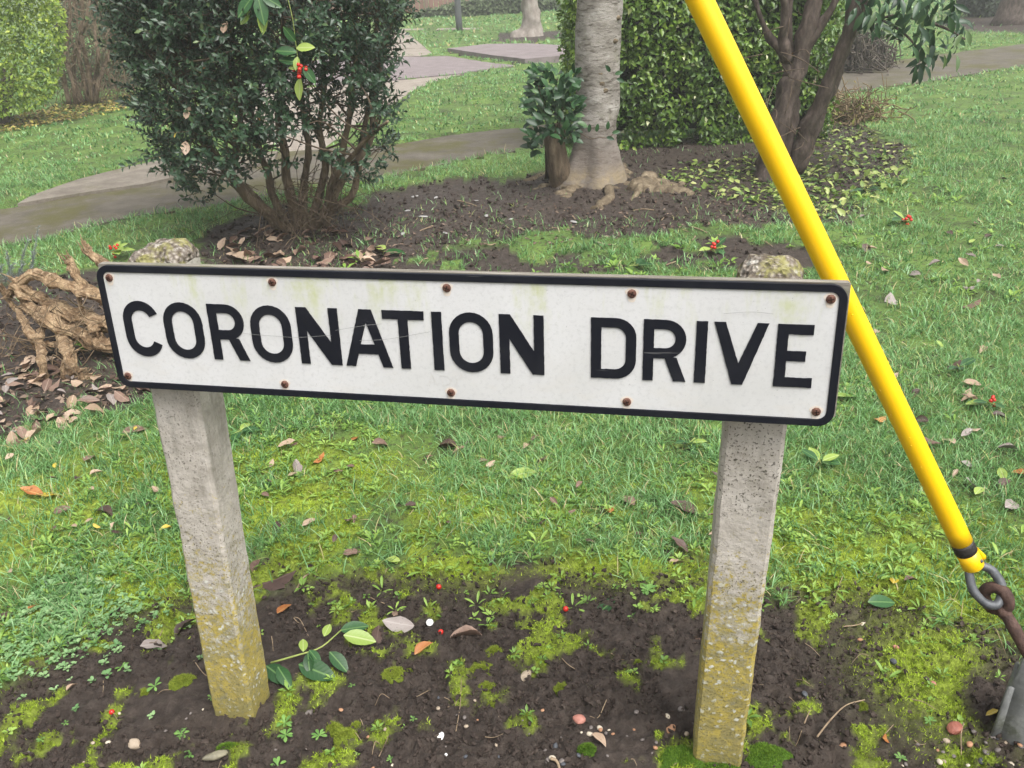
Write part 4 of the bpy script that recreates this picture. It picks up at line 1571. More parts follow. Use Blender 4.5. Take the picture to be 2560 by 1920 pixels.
for k in range(26):
    a = AT(rng.uniform(1640, 1780), rng.uniform(20, 330), YS - .1); b = a + rng.normal(0, .12, 3) + np.array([0, -.05, -.03])
    m = tube(smooth_path([a, (a + b) / 2 + rng.normal(0, .02, 3), b], 6), .003, 4)
    child(shrub, 'twig', *m, TWIG)
DSIL = [(1842, -60), (1838, 20), (1855, 45), (1850, 75), (1880, 60), (1900, 62), (1930, 80), (1965, 70), (1992, 95), (1975, 150), (1978, 168), (2000, 150), (2012, 122), (2060, 130), (2098, 78), (2080, 40), (2062, -10), (2060, -60)]
T, D, U = [], [], []
while len(T) < 240:
    px, py = rng.uniform(1836, 2100), rng.uniform(-60, 165)
    if inpoly(np.array(px), np.array(py), DSIL) and rng.uniform() < (1 if px < 1940 or px > 1985 or py < 40 else .6):
        T.append(AT(px, py, YS - .25 + rng.normal(0, .16)))
        a = rng.normal(0, .8)
        D.append([math.sin(a) * .8 + .15, rng.normal(0, .45), -.55 + rng.normal(0, .5)])
        U.append([rng.normal(0, .4), -.75, .65])
for px, py in ((1985, 165), (1978, 155), (1994, 140), (2006, 130), (2052, 120)):
    T.append(AT(px, py - 12, YS - .3)); D.append([rng.normal(0, .2), -.1, -1]); U.append([.2, -1, .2])
T, D, U = map(np.array, (T, D, U))
tv, tf = leaf_tpl([(0, .06), (.15, .5), (.45, 1), (.75, .75), (1, .03)], .2, .35, .34)
SHL = two('drooping_leaf', [(0, (.012, .036, .016)), (.5, (.026, .068, .028)), (.85, (.055, .115, .048)), (1, (.12, .18, .06))], rough=.36, spec=.42, trans=.18)
scatter(shrub, 'leaf', tv, tf, frames(D, U) * rng.uniform(.075, .125, len(T))[:, None, None], T, rng.uniform(0, 1, len(T)), *SHL, 290)

# --- lime green bush at the far left, bare shrub beside it, grey-green hedge behind
def blob_bush(par, sil, Yc, half, n, lo, hi, mats, tpl, nown, seed, shell=.35, ywin=None, keepth=.38):
    xs = [p[0] for p in sil]; ys = [p[1] for p in sil]
    T, D, U = [], [], []
    cx, cy_ = sum(xs) / len(xs), sum(ys) / len(ys)
    while len(T) < n:
        k = 4000
        px, py = rng.uniform(min(xs), max(xs), k), rng.uniform(min(ys), max(ys), k)
        ok = inpoly(px, py, sil)
        px, py = px[ok], py[ok]
        ed = np.clip(1 - ((px - cx) / (max(xs) - min(xs)) * 2) ** 2, .05, 1) ** .5
        dy = np.where(rng.uniform(0, 1, len(px)) < .75, -1, 1) * half * ed * (1 - shell * rng.uniform(0, 1, len(px)) ** 1.6)
        dy = dy + (fbm(px / 22., py / 22., s=seed + 5) - .5) * .3 * half
        for a, b, c_ in zip(px, py, dy):
            p = AT(a, b, Yc + c_)
            if p[2] > .03:
                T.append(p); D.append([(a - cx) / (max(xs) - min(xs)) * 1.5, c_ / half * .6, -.1]); U.append([(a - cx) / (max(xs) - min(xs)) * .8, c_ / half * .9, .8])
    T, D, U = np.array(T), np.array(D), np.array(U)
    kp = fbm(T[:, 0] * 5, T[:, 1] * 5, T[:, 2] * 5, seed) > keepth
    T, D, U = T[kp], D[kp], U[kp]
    D = D + rng.normal(0, .5, D.shape); U = U + rng.normal(0, .35, U.shape)
    r = np.clip(rng.normal(.5, .18, len(T)) + (fbm(T[:, 0] * 4, T[:, 1] * 4, T[:, 2] * 4, seed + 9) - .5) * .7, 0, 1)
    scatter(par, 'leaf', tpl[0], tpl[1], frames(D, U) * rng.uniform(lo, hi, len(T))[:, None, None], T, r, *mats, nown)


cb = G(-30, 262)
OV3 = [(0, .12), (.42, 1), (1, .05)]
lime = thing('lime_bush', 'rounded clipped lime green bush at the far left', 'bush', tuple(cb))
LIME = two('lime_leaf', [(0, (.055, .11, .018)), (.4, (.16, .25, .032)), (.75, (.31, .41, .055)), (1, (.48, .55, .11))], rough=.4, spec=.45, trans=.3)
blob_bush(lime, [(-260, -120), (90, -120), (120, -10), (140, 30), (142, 90), (136, 140), (122, 190), (100, 222), (60, 235), (20, 255), (-260, 262)], cb[1] + .3, .9, 15500, .032, .058, LIME, leaf_tpl(OV3, .2, .2, .60), 250, 500)
for a, b in (((-10, 275), (10, 150)), ((8, 272), (30, 140)), ((-40, 275), (-30, 120))):
    child(lime, 'stem', *tube(smooth_path([G(*a) - np.array([0, 0, .03]), AT(b[0], b[1], cb[1] + .2)], 10), np.linspace(.05, .025, 10), 8, True, .4, 8, 5), BARK_S)

sbx = G(185, 226)
bare = thing('bare_shrub', 'brown leafless shrub of dry stems between the lime bush and the dark bush', 'shrub', tuple(sbx))
BST = [[(150, 226), (140, 180), (136, 140), (150, 60), (150, -60)], [(165, 228), (158, 180), (140, 130), (128, 100)], [(190, 226), (185, 180), (170, 120), (180, 40), (170, -60)], [(195, 225), (205, 175), (212, 120), (205, 60), (215, -60)],
       [(200, 222), (190, 150), (178, 90), (165, 30), (150, -40)], [(205, 222), (215, 170), (235, 120), (240, 60), (250, -60)], [(180, 226), (160, 170), (165, 100), (190, 30), (195, -60)]]
for k, pts in enumerate(BST):
    P = smooth_path([AT(a, b, sbx[1] + rng.normal(0, .1)) for a, b in pts], 18)
    child(bare, 'stem', *tube(P, np.linspace(.036, .014, 18), 8, True, .4, 9, k), BARK_B)
m = MB()
for k in range(900):
    px, py = rng.uniform(128, 285), rng.uniform(-60, 205)
    a = AT(px, py, sbx[1] + rng.normal(0, .25)); b = a + rng.normal(0, .09, 3) * np.array([1, 1, 1]) + np.array([0, 0, -.12])
    V, F = tube(smooth_path([a, (a + b) / 2 + rng.normal(0, .03, 3), b], 6), rng.uniform(.002, .0045), 4, False)
    m.add(local_to(bare, V), F)
m.build('dry_twigs', simple('dry_twig', [(0, (.09, .062, .040)), (1, (.22, .165, .115))], 10, 4, .85, .2, .3), bare, kind='stuff')
BRL = two('grey_green_leaf', [(0, (.035, .055, .030)), (.5, (.075, .105, .055)), (1, (.15, .17, .085))], rough=.6, spec=.3, trans=.2)
bh = thing('background_hedge', 'grey-green overgrown hedge behind the bare shrub at the upper left', 'hedge', tuple(G(230, 198)))
blob_bush(bh, [(110, -80), (420, -80), (420, 186), (330, 200), (250, 206), (130, 205)], G(230, 198)[1] + .9, .7, 11000, .04, .07, BRL, leaf_tpl(SMALL, .2, .2, .5), 120, 520, keepth=.36)

# --- far things in the mist
FENCE_Y = 29.0
fx0, fx1 = AT(560, 0, FENCE_Y)[0], AT(1078, 0, FENCE_Y)[0]
fence = thing('wooden_fence', 'reddish brown boarded fence far back in the mist', 'fence', (float((fx0 + fx1) / 2), FENCE_Y, 0))
FW_ = bark('fence_board', [(0, (.17, .095, .075)), (.5, (.24, .135, .11)), (1, (.31, .19, .155))], 3, (1, 1, .15), .4)
FP_ = bark('fence_post_wood', [(0, (.13, .085, .065)), (1, (.22, .15, .12))], 3, (1, 1, .15), .4)
nb = int((fx1 - fx0) / .145)
V0, F0 = box(-.066, .066, -.011, .011, .03, 1.78)
meB = mesh_np('board', V0, F0, FW_, False)
for k in range(nb):
    o = bpy.data.objects.new('board', meB); COL.objects.link(o); o.parent = fence
    o.location = (fx0 + .145 * (k + .5) - fence.location[0], .004 * (k % 2), rng.normal(0, .008))
V0, F0 = box(-.055, .055, -.075, -.013, 0, 1.86)
meP = mesh_np('post', V0, F0, FP_, False)
for k in range(int((fx1 - fx0) / 1.0) + 1):
    o = bpy.data.objects.new('post', meP); COL.objects.link(o); o.parent = fence
    o.location = (fx0 + 1.0 * k - fence.location[0], -.002, 0)

lp = G(992, 63)
lamp = thing('lamp_post', 'dark grey metal post standing in the misty lawn by the far path', 'post', tuple(lp))
wl = msize(13.5, lp) / 2
child(lamp, 'shaft', *tube([lp + np.array([0, 0, z]) for z in (-.1, .15, .9, 3.0, 5.0)], [wl * 1.08, wl * 1.05, wl, wl * .9, wl * .75], 16), simple('dark_painted_metal', [(0, (.06, .065, .07)), (1, (.10, .105, .11))], 6, 4, .5, .4, .1))
child(lamp, 'collar', *tube([lp + np.array([0, 0, z]) for z in (1.25, 1.28, 1.34, 1.37)], [wl, wl * 1.12, wl * 1.12, wl], 16), simple('collar_metal', [(0, (.06, .065, .07)), (1, (.10, .105, .11))], 6, 4, .5, .4, .1))

pt = G(1148, 78)
pt[1] += .25
plane = thing('park_tree', 'stout grey tree trunk far back on the misty lawn, in a ring of bare soil', 'tree', tuple(pt))
prow = [(-30, 1127, 1166), (0, 1128, 1165), (30, 1127, 1168), (55, 1123, 1170), (68, 1117, 1174), (80, 1104, 1182)]
zz_ = []
for py, a, b in prow:
    A, B = AT(a, py, pt[1]), AT(b, py, pt[1])
    zz_.append(((A[2] + B[2]) / 2, (A[0] + B[0]) / 2, (B[0] - A[0]) / 2))
zz_.sort()
zq = np.linspace(-.1, zz_[-1][0], 24).tolist() + [1.6, 2.4, 4.0]
P = [np.array([np.interp(z, [q[0] for q in zz_], [q[1] for q in zz_]), pt[1], z]) for z in zq]
child(plane, 'trunk', *tube(P, [np.interp(z, [q[0] for q in zz_], [q[2] for q in zz_]) for z in zq], 26, True, .45, 3.5, 8), bark('plane_bark', [(0, (.14, .12, .10)), (.5, (.23, .20, .175)), (1, (.36, .33, .29))], 2.5, (1, 1, .5), .8))
rt2 = G(2222, 54); rt2[1] += .4
t2 = thing('distant_tree', 'dark tree trunk at the upper right corner, standing in bare soil', 'tree', tuple(rt2))
P = [rt2 + np.array([.25 * z * .3, 0, z]) for z in (-.1, .1, .3, .7, 1.2, 2.0, 3.0)]
child(t2, 'trunk', *tube(P, [.42, .34, .28, .25, .24, .22, .2], 18, True, .5, 3, 12), BARK_S)

shr = G(1045, 36)
weedsb = thing('ivy_thicket', 'pale green low thicket at the foot of the far fence', 'thicket', tuple(shr))
GREYL = two('thicket_leaf', [(0, (.05, .075, .035)), (.5, (.095, .13, .06)), (1, (.16, .20, .10))], rough=.6, spec=.3, trans=.2)
blob_bush(weedsb, [(880, 40), (930, 24), (985, 12), (1040, 0), (1100, -4), (1190, 2), (1215, 14), (1150, 26), (1060, 36), (980, 44)], 27.3, .9, 4200, .10, .20, GREYL, leaf_tpl(SMALL, .2, .2, .6), 0, 540, keepth=.3)
bag = thing('litter_bag', 'crumpled blue and white plastic bag dumped in front of the far fence', 'litter', tuple(G(972, 26)))
V, F = ico(3)
k1 = 1 + .7 * (fbm(V[:, 0] * 2.2 + 3, V[:, 1] * 2.2, V[:, 2] * 2.2, 560, 4) - .5)
sz = msize(15, G(972, 26)) / 2
child(bag, 'blue_bag', V * k1[:, None] * np.array([1.25, .9, 1.0]) * sz + G(976, 26) + np.array([0, 0, sz * .8]), F, simple('blue_plastic', [(0, (.06, .14, .55)), (1, (.15, .28, .75))], 8, 3, .35, .5, .4, .03))
k2 = 1 + .9 * (fbm(V[:, 0] * 2.6 + 8, V[:, 1] * 2.6, V[:, 2] * 2.6, 561, 4) - .5)
child(bag, 'white_bag', V * k2[:, None] * np.array([.9, .7, .7]) * sz + G(962, 25) + np.array([0, .15, sz * .9]), F, simple('white_plastic', [(0, (.6, .62, .65)), (1, (.75, .77, .8))], 8, 3, .35, .5, .4, .03))
child(bag, 'blue_sheet', V * k2[:, None] * np.array([1.1, .6, .28]) * sz + G(950, 30) + np.array([0, 0, sz * .2]), F, simple('blue_sheet', [(0, (.10, .2, .62)), (1, (.2, .35, .8))], 8, 3, .35, .5, .4, .03))

db = G(2120, 34)
dark = thing('distant_bush', 'dark leafless-looking bush on the lawn at the upper right', 'bush', tuple(db))
blob_bush(dark, [(2060, -60), (2190, -60), (2192, 8), (2170, 24), (2130, 30), (2085, 26), (2072, 0)], db[1] + .5, .8, 3600, .08, .14, two('far_dark_leaf', [(0, (.020, .030, .020)), (1, (.06, .08, .05))], rough=.6, spec=.3, trans=.1), leaf_tpl(SMALL, .2, .2, .5), 0, 570, keepth=.34)
mb_ = G(1862, 148)
mound = thing('dormant_shrub', 'low grey-brown twiggy shrub beyond the drooping branch, beside the right-hand path', 'shrub', tuple(mb_))
m = MB()
for k in range(1300):
    px, py = rng.normal(1862, 28), rng.uniform(70, 150)
    a = AT(px, py, mb_[1] + rng.normal(.2, .25)); b = a + rng.normal(0, .1, 3) + np.array([0, 0, -.10])
    b[2] = max(b[2], 0); a[2] = max(a[2], .02)
    V, F = tube([a, (a + b) / 2 + rng.normal(0, .03, 3), b], rng.uniform(.004, .009), 4, False)
    m.add(local_to(mound, V), F)
m.build('twigs', simple('grey_twig', [(0, (.05, .042, .034)), (1, (.13, .11, .09))], 6, 4, .85, .2, .3), mound, kind='stuff')
blob_bush(mound, [(1812, 80), (1850, 60), (1900, 70), (1918, 120), (1900, 148), (1820, 152)], mb_[1] + .25, .3, 1500, .03, .06, BRL, leaf_tpl(SMALL, .2, .2, .5), 0, 580)

# pile of hedge clippings right of the tree
pb = G(1835, 262)
pile = thing('clippings_pile', 'small heap of dry brown hedge clippings and twigs on the grass right of the tree', 'clippings', tuple(pb))
m = MB()
for k in range(420):
    a = pb + np.array([rng.normal(0, .17), rng.normal(.05, .12), abs(rng.normal(.02, .09))]); b = a + rng.normal(0, .10, 3); b[2] = max(b[2], .0)
    V, F = tube(smooth_path([a, (a + b) / 2 + rng.normal(0, .02, 3), b], 4), rng.uniform(.002, .006), 4, False)
    m.add(local_to(pile, V), F)
m.build('twigs', simple('clipping_twig', [(0, (.10, .075, .045)), (1, (.27, .20, .12))], 10, 4, .85, .2, .3), pile, kind='stuff')
n = 330
T = pb + np.stack([rng.normal(0, .19, n), rng.normal(.03, .14, n), np.abs(rng.normal(.04, .08, n))], 1)
tv, tf = leaf_tpl(OVATE, .2, .35, .5)
PILEL = two('clipping_leaf', [(0, (.13, .10, .05)), (.4, (.24, .19, .08)), (.7, (.28, .30, .07)), (1, (.16, .24, .05))], rough=.55, spec=.35, trans=.15)
scatter(pile, 'leaf', tv, tf, randrot(n) * rng.uniform(.03, .06, n)[:, None, None], T, rng.uniform(0, 1, n), *PILEL, 120)

# ------------------------------------------------------------------ the dead stump at the left
stb = G(120, 800)
stump = thing('dead_stump', 'gnarled dead shrub stump with splintered roots at the left end of the sign', 'stump', tuple(stb))
DW = NT('dead_wood')
c = DW.ramp(DW.rng(DW.noise(16, 7, .7, scale3=(1, 1, .5)), .3, .7), [(0, (.075, .045, .026)), (.45, (.23, .15, .085)), (1, (.45, .33, .20))])
c = DW.mix(DW.rng(DW.noise(8, 5, .7), .56, .7, 0, .8), c, (.075, .050, .032))
c = DW.mix(DW.rng(DW.vor(30, 'DISTANCE_TO_EDGE'), .05, .0, 0, .7), c, (.06, .042, .028))
c = DW.mix(DW.rng(DW.noise(45, 5, .75), .50, .66, 0, .8), c, (.52, .39, .25))
DW.bump(DW.noise(60, 8, .8, scale3=(1, 1, .5)), .8, .014)
DW = DW.fin(c, .85, .2)
SR = [([(28, 612), (70, 640), (130, 668), (190, 690), (250, 700)], .052, .062, .30), ([(18, 640), (60, 600), (95, 598), (140, 615), (230, 640)], .030, .058, .36),
      ([(150, 560), (160, 585), (185, 620), (230, 655)], .032, .030, .30), ([(188, 535), (205, 560), (235, 585), (260, 610)], .034, .042, .34),
      ([(5, 625), (35, 670), (70, 720), (85, 750)], .020, .028, .22), ([(85, 735), (92, 780), (97, 815), (95, 840)], .028, .024, .05),
      ([(105, 690), (90, 720), (85, 745)], .016, .024, .20), ([(115, 690), (135, 730), (150, 775), (160, 815), (190, 838)], .036, .040, .12),
      ([(150, 775), (140, 810), (165, 835), (200, 845)], .040, .030, .03), ([(60, 660), (120, 700), (200, 740), (260, 750)], .040, .055, .20),
      ([(90, 740), (120, 745), (150, 740)], .022, .026, .15), ([(165, 585), (172, 640), (175, 670)], .018, .022, .30), ([(180, 690), (200, 705), (205, 720)], .030, .028, .22)]
SPL = MB()
for k, (pts, r0, r1, hh) in enumerate(SR):
    Yc = G(120, 830)[1]
    W = []
    for i, (px, py) in enumerate(pts):
        W.append(AT(px, py, Yc + (.55 if py < 700 else .28 if py < 760 else .06) * (1 - .15 * i / len(pts)) + .0))
    W = [np.array([p[0], p[1], max(p[2], .005)]) for p in W]
    P = smooth_path(W, 22)
    P = P + (np.stack([fbm(P[:, 0] * 18 + k, P[:, 2] * 18, s=600) - .5, fbm(P[:, 0] * 18, P[:, 2] * 18 + k, s=610) - .5, fbm(P[:, 0] * 18 + 3, P[:, 2] * 18 + k, s=620) - .5], 1)) * .035
    rad = np.linspace(r0, r1, 22) * .60 * (1 + .5 * (fbm(np.arange(22) * .5, np.arange(22) * 0 + k, s=630) - .5))
    V, F = tube(P, rad, 22, True, .7, 24, 640 + k, .85)
    kk = np.arange(22 * 22); C = np.repeat(P, 22, 0); aa = kk % 22
    gro = fbm(aa * .9 + k * 7, (kk // 22) * .22, s=655, o=3) - .5
    V[:484] = C + (V[:484] - C) * (1.08 + .9 * gro + .35 * (fbm(V[:484, 0] * 70, V[:484, 1] * 70, V[:484, 2] * 70, 656, 2) - .5))[:, None]
    MB().add(local_to(stump, V), F).build('root' if k > 3 else 'stub', DW, stump, False)
    for e_, sg in ((0, -1), (-1, 1)):
        for q_ in range(7):
            dv_ = (P[e_] - P[e_ - 2 * sg if e_ == -1 else 2]); dv_ /= np.linalg.norm(dv_) + 1e-9
            st0 = P[e_] + rng.normal(0, rad[e_] * .45, 3)
            m_sp = tube([st0 - dv_ * .015, st0 + dv_ * rng.uniform(.005, .022) + rng.normal(0, .004, 3), st0 + dv_ * rng.uniform(.02, .05) + rng.normal(0, .008, 3)], [.005, .0035, .0008], 5)
            SPL.add(local_to(stump, m_sp[0]), m_sp[1], .5)
SPL.build('splinters', DW, stump, False, kind='stuff')
m = MB()
for k in range(80):
    a = AT(rng.uniform(-10, 230), rng.uniform(640, 850), G(120, 830)[1] + rng.uniform(0, .45)); a[2] = max(a[2], .01)
    b = a + rng.normal(0, .09, 3) + np.array([0, 0, -.04]); b[2] = max(b[2], .004)
    V, F = tube(smooth_path([a, (a + b) / 2 + rng.normal(0, .03, 3), b], 8), rng.uniform(.0010, .0024), 4, False)
    m.add(local_to(stump, V), F)
m.build('fine_roots', simple('fine_root', [(0, (.08, .055, .035)), (1, (.22, .16, .10))], 20, 4, .85, .2, .2), stump, kind='stuff')

lv = G(42, 612)
lav = thing('grey_herb', 'wispy blue-grey herb with feathery upright shoots behind the stump', 'plant', tuple(lv))
HERB = leaf_mat('herb_leaf', [(0, (.15, .18, .155)), (1, (.34, .38, .36))], .6, .3, .2)
for k, (x0_, y0_, x1_, y1_) in enumerate([(50, 590, 82, 492), (40, 595, 60, 520), (30, 600, 15, 545), (20, 605, -8, 560), (55, 600, 70, 545), (10, 610, 30, 570), (35, 615, 50, 570), (0, 615, 5, 575)]):
    a, b = AT(x0_, y0_, lv[1]), AT(x1_, y1_, lv[1] - rng.uniform(0, .1))
    a[2] = max(0, a[2] - .05)
    P = smooth_path([a, (a + b) / 2 + rng.normal(0, .01, 3), b], 24)
    V, F = tube(P, .0016, 4, False)
    m = MB().add(local_to(lav, V), F, .3)
    n = 150
    ii = rng.integers(3, 24, n)
    d = rng.normal(0, .6, (n, 3)) + (b - a) / np.linalg.norm(b - a)
    V, F, rv = merge(*leaf_tpl([(0, .2), (.5, 1), (1, .1)], 0, .1, .16), frames(d, np.tile([0, -1.0, .3], (n, 1))) * rng.uniform(.010, .022, n)[:, None, None], P[ii], rng.uniform(0, 1, n))
    m.add(local_to(lav, V), F, rv)
    m.build('shoot', HERB, lav)

# ------------------------------------------------------------------ small things on the ground
def deadmat(name, stops, rib):
    t = NT(name)
    x, y, z = t.sep(t.tc())
    c = t.ramp(t.math('ADD', t.math('MULTIPLY', t.rand(), .6), t.math('MULTIPLY', t.rng(t.noise(3.5, 5, .7), .3, .7), .4)), stops)
    c = t.mix(t.rng(t.noise(6, 4, .7), .58, .66, 0, .7), c, tuple(q * .35 for q in stops[1][1]))
    c = t.mix(t.rng(t.math('ABSOLUTE', x), .008, .022, .8, 0), c, rib)
    sv = t.math('SINE', t.math('MULTIPLY', t.math('SUBTRACT', y, t.math('MULTIPLY', t.math('ABSOLUTE', x), .8)), 60.0))
    t.bump(sv, .035, .02)
    return t.fin(c, .5, .45, .08)


DM = {'brown': deadmat('brown_dead_leaf', [(0, (.075, .042, .030)), (.5, (.17, .105, .078)), (1, (.30, .205, .155))], (.32, .24, .18)),
      'dark': deadmat('dark_dead_leaf', [(0, (.030, .018, .014)), (.5, (.065, .038, .029)), (1, (.12, .075, .058))], (.15, .10, .08)),
      'orange': deadmat('orange_dead_leaf', [(0, (.26, .085, .025)), (.5, (.40, .16, .045)), (1, (.48, .27, .10))], (.45, .3, .12)),
      'tan': deadmat('tan_dead_leaf', [(0, (.26, .175, .115)), (.5, (.37, .265, .185)), (1, (.46, .35, .26))], (.48, .38, .29)),
      'grey': deadmat('grey_dead_leaf', [(0, (.16, .13, .115)), (.5, (.25, .21, .19)), (1, (.34, .30, .28))], (.38, .34, .31)),
      'yellow': leaf_mat('yellow_leaf', [(0, (.50, .36, .03)), (1, (.62, .48, .09))], .4, .5, .2, True, (.65, .55, .2)),
      'lime': leaf_mat('fresh_lime_leaf', [(0, (.22, .33, .055)), (1, (.34, .44, .10))], .35, .5, .2, True, (.42, .50, .2)),
      'green': leaf_mat('glossy_green_leaf', [(0, (.014, .050, .014)), (1, (.030, .095, .028))], .34, .4, .1, True, (.10, .19, .06))}
SHAPES = {}
for nm, (rows, fo, cu, wi, tws, wv) in dict(a=(FINE, .18, .10, .52, .3, .10), b=(FINE, .35, -.22, .46, -.5, .2), c=(FINE, .10, .30, .58, .2, .15), d=(FINE, .55, .18, .44, .8, .1),
                                           e=(FINE, -.25, -.12, .55, .2, .2), g=(FINE, .12, .12, .50, .15, .04)).items():
    SHAPES[nm] = leaf_tpl(rows, fo, cu, wi, tws, wv)
LM = {(s, k): mesh_np('leaf_shape', SHAPES[s][0] - np.array([0, .5, 0]), SHAPES[s][1], DM[k]) for s in SHAPES for k in DM}


def gz(x, y):
    return float(hgt(np.array([x]), np.array([y]))[0])


def lay(name, kind, p, size, ang, label, cat, group=None, tilt=.25, lift=.006, shape=None):
    """a leaf lying at ground point p, pointing ang in the ground plane"""
    s = shape or ('abcde'[rng.integers(5)] if kind not in ('green', 'lime') else 'g')
    o = bpy.data.objects.new(name, LM[(s, kind)])
    COL.objects.link(o)
    o.location = (p[0], p[1], gz(p[0], p[1]) + lift)
    q = Quaternion((0, 0, 1), ang) @ Quaternion((1, 0, 0), rng.normal(0, tilt)) @ Quaternion((0, 1, 0), rng.normal(0, tilt))
    o.rotation_mode = 'QUATERNION'
    o.rotation_quaternion = q
    o.scale = (size,) * 3
    o['label'] = label; o['category'] = cat
    if group: o['group'] = group
    return o


NAMED = [  # view x, y, length in view pixels, angle, kind, label
    (335, 1390, 54, 1.0, 'grey', 'pale brown withered leaf lying flat on the soil left of the left post foot'),
    (402, 1356, 54, .7, 'dark', 'half black, half tan dead leaf touching the left face of the left post'),
    (862, 1356, 62, -1.4, 'grey', 'large greyish dead leaf on the soil beside the white button'),
    (858, 1320, 34, .3, 'brown', 'small crumpled brown leaf standing just above the large greyish leaf near the white button'),
    (815, 1370, 52, .1, 'dark', 'dark reddish brown leaf on the soil beside the pale laurel leaf'),
    (1006, 1372, 64, -1.5, 'brown', 'brown pointed dead leaf on the moss right of the white button'),
    (916, 1408, 44, .9, 'orange', 'rusty orange leaf half sunk in soil below the pair of greyish leaves'),
    (614, 1313, 40, .5, 'orange', 'orange-brown leaf on bare soil just right of the left post'),
    (592, 1258, 92, 1.25, 'dark', 'long dark folded leaf on the soil right of the left post'),
    (556, 1228, 42, .1, 'brown', 'dull brown leaf touching the right face of the left post'),
    (1504, 1370, 38, .4, 'brown', 'reddish brown leaf touching the left face of the right post'),
    (1294, 1598, 40, -.6, 'tan', 'small tan curled leaf above the bright moss cushion at the bottom edge'),
    (1918, 1592, 30, 1.2, 'orange', 'pale orange leaf on bare soil right of the right post, near the bottom edge'),
    (1310, 1298, 56, .9, 'green', 'single dark glossy green leaf lying flat on the mossy soil between the posts'),
    (1905, 1303, 58, 1.5, 'green', 'narrow dark green leaf on mossy soil left of the yellow tube end'),
    (1930, 1262, 30, .5, 'yellow', 'curled bright yellow leaf on the moss left of the yellow tube end'),
    (2142, 1545, 26, 1.4, 'yellow', 'yellow leaf tucked against the grey ground post'),
    (1965, 1265, 28, 1.4, 'brown', 'pinkish brown leaf beside the curled bright yellow leaf'),
    (768, 950, 26, .2, 'orange', 'small bright orange leaf in the grass under the letter N of the sign'),
    (691, 1002, 32, .6, 'orange', 'orange and brown leaf in the grass right of the left post'),
    (640, 1020, 42, -.3, 'grey', 'grey slender leaf in the grass right of the left post'),
    (622, 976, 36, 1.4, 'tan', 'tan leaf below the lower edge of the sign near the left post'),
    (824, 966, 38, 1.2, 'brown', 'pinkish brown round leaf in the grass below the letter T of the sign'),
    (985, 980, 48, -1.2, 'tan', 'large tan leaf in the grass below the lower middle screw of the sign'),
    (966, 966, 50, -1.0, 'dark', 'dark brown leaf beside the large tan leaf below the middle of the sign'),
    (1138, 966, 26, .5, 'tan', 'small pale pink-tan leaf in the grass below the last N of the sign'),
    (1170, 995, 34, .1, 'dark', 'upright dark brown leaf in the grass below the gap between the two words'),
    (670, 1136, 32, .9, 'tan', 'pale tan oval leaf on the moss right of the left post'),
    (760, 1197, 34, 1.2, 'brown', 'brown round leaf at the upper edge of the soil between the posts'),
    (850, 1213, 30, -1.2, 'lime', 'small yellow-green leaf at the edge of the moss between the posts'),
    (1318, 1100, 38, .1, 'orange', 'reddish orange leaf in the grass left of the right post'),
    (1357, 1086, 44, -.4, 'brown', 'brown upright leaf next to the reddish orange leaf, left of the right post'),
    (1482, 1102, 62, -1.2, 'dark', 'long dark folded leaf in the grass touching the left side of the right post'),
    (1466, 1186, 42, -.8, 'dark', 'dark twisted leaf at the grass edge left of the right post'),
    (1462, 1212, 34, 1.2, 'tan', 'pale broken leaf at the soil edge left of the right post'),
    (1130, 1030, 54, 1.4, 'lime', 'bright yellow-green leaf lying in the grass in the middle below the sign'),
    (1832, 862, 66, 1.3, 'lime', 'bright yellow-green leaf in the grass right of the sign beside the yellow tube'),
    (198, 1000, 40, .1, 'brown', 'brown upright leaf in the grass left of the left post'),
    (293, 940, 46, 1.2, 'brown', 'two-toned brown leaf in the grass just left of the left post'),
    (135, 1110, 34, 1.4, 'brown', 'dull brown leaf lying on the moss left of the left post'),
    (228, 1112, 46, -1.0, 'dark', 'dark curled leaf on the moss left of the left post'),
    (73, 1073, 46, -1.4, 'orange', 'reddish brown leaf near the left edge on the moss'),
    (118, 1072, 44, 1.0, 'yellow', 'pale yellow shrivelled leaf near the left edge on the moss'),
    (12, 1340, 48, .8, 'dark', 'dark brown leaf among clover at the left edge'),
    (75, 1318, 24, .3, 'orange', 'small bright orange leaf among clover near the left edge'),
    (157, 1488, 24, .5, 'tan', 'small tan leaf on bare soil at the lower left'),
    (2205, 1031, 40, -.9, 'orange', 'orange-tan leaf in the grass at the right edge'),
    (1926, 650, 44, .2, 'grey', 'grey upright leaf in the grass right of the sign corner'),
    (2098, 664, 40, 1.4, 'brown', 'brown round leaf in the grass right of the yellow tube'),
    (2095, 853, 38, .4, 'tan', 'tan leaf in the grass just above the fallen berries'),
    (1901, 912, 34, 1.0, 'orange', 'reddish brown leaf in the grass left of the yellow tube, below the sign corner'),
    (520, 553, 78, -1.0, 'tan', 'very large tan curled leaf behind the top edge of the sign near the left post'),
    (213, 905, 46, 1.0, 'tan', 'large tan leaf at the front edge of the stump litter'),
    (72, 888, 40, .1, 'tan', 'pale tan oval leaf at the front of the stump litter')]
for (px, py, L, a, k, lab) in NAMED:
    p = G(px, py)
    grass = zones(np.array([p[0]]), np.array([p[1]]))[0][0] < .5
    size = msize(L, p) * 1.12
    nm = 'fallen_leaf' if k in ('green', 'lime', 'yellow') else 'dead_leaf'
    lay(nm, k, p, size, -a, lab, 'leaf', None, .22, .014 if grass else .008)


def litter(n, fn, kinds, lo, hi, label, group, lift, name='dead_leaf', tilt=.3):
    for _ in range(n):
        px, py = fn()
        p = G(px, py)
        lay(name, kinds[rng.integers(len(kinds))], p, rng.uniform(lo, hi), rng.uniform(0, 6.28), label, 'leaf', group, tilt, lift + rng.uniform(0, .012))


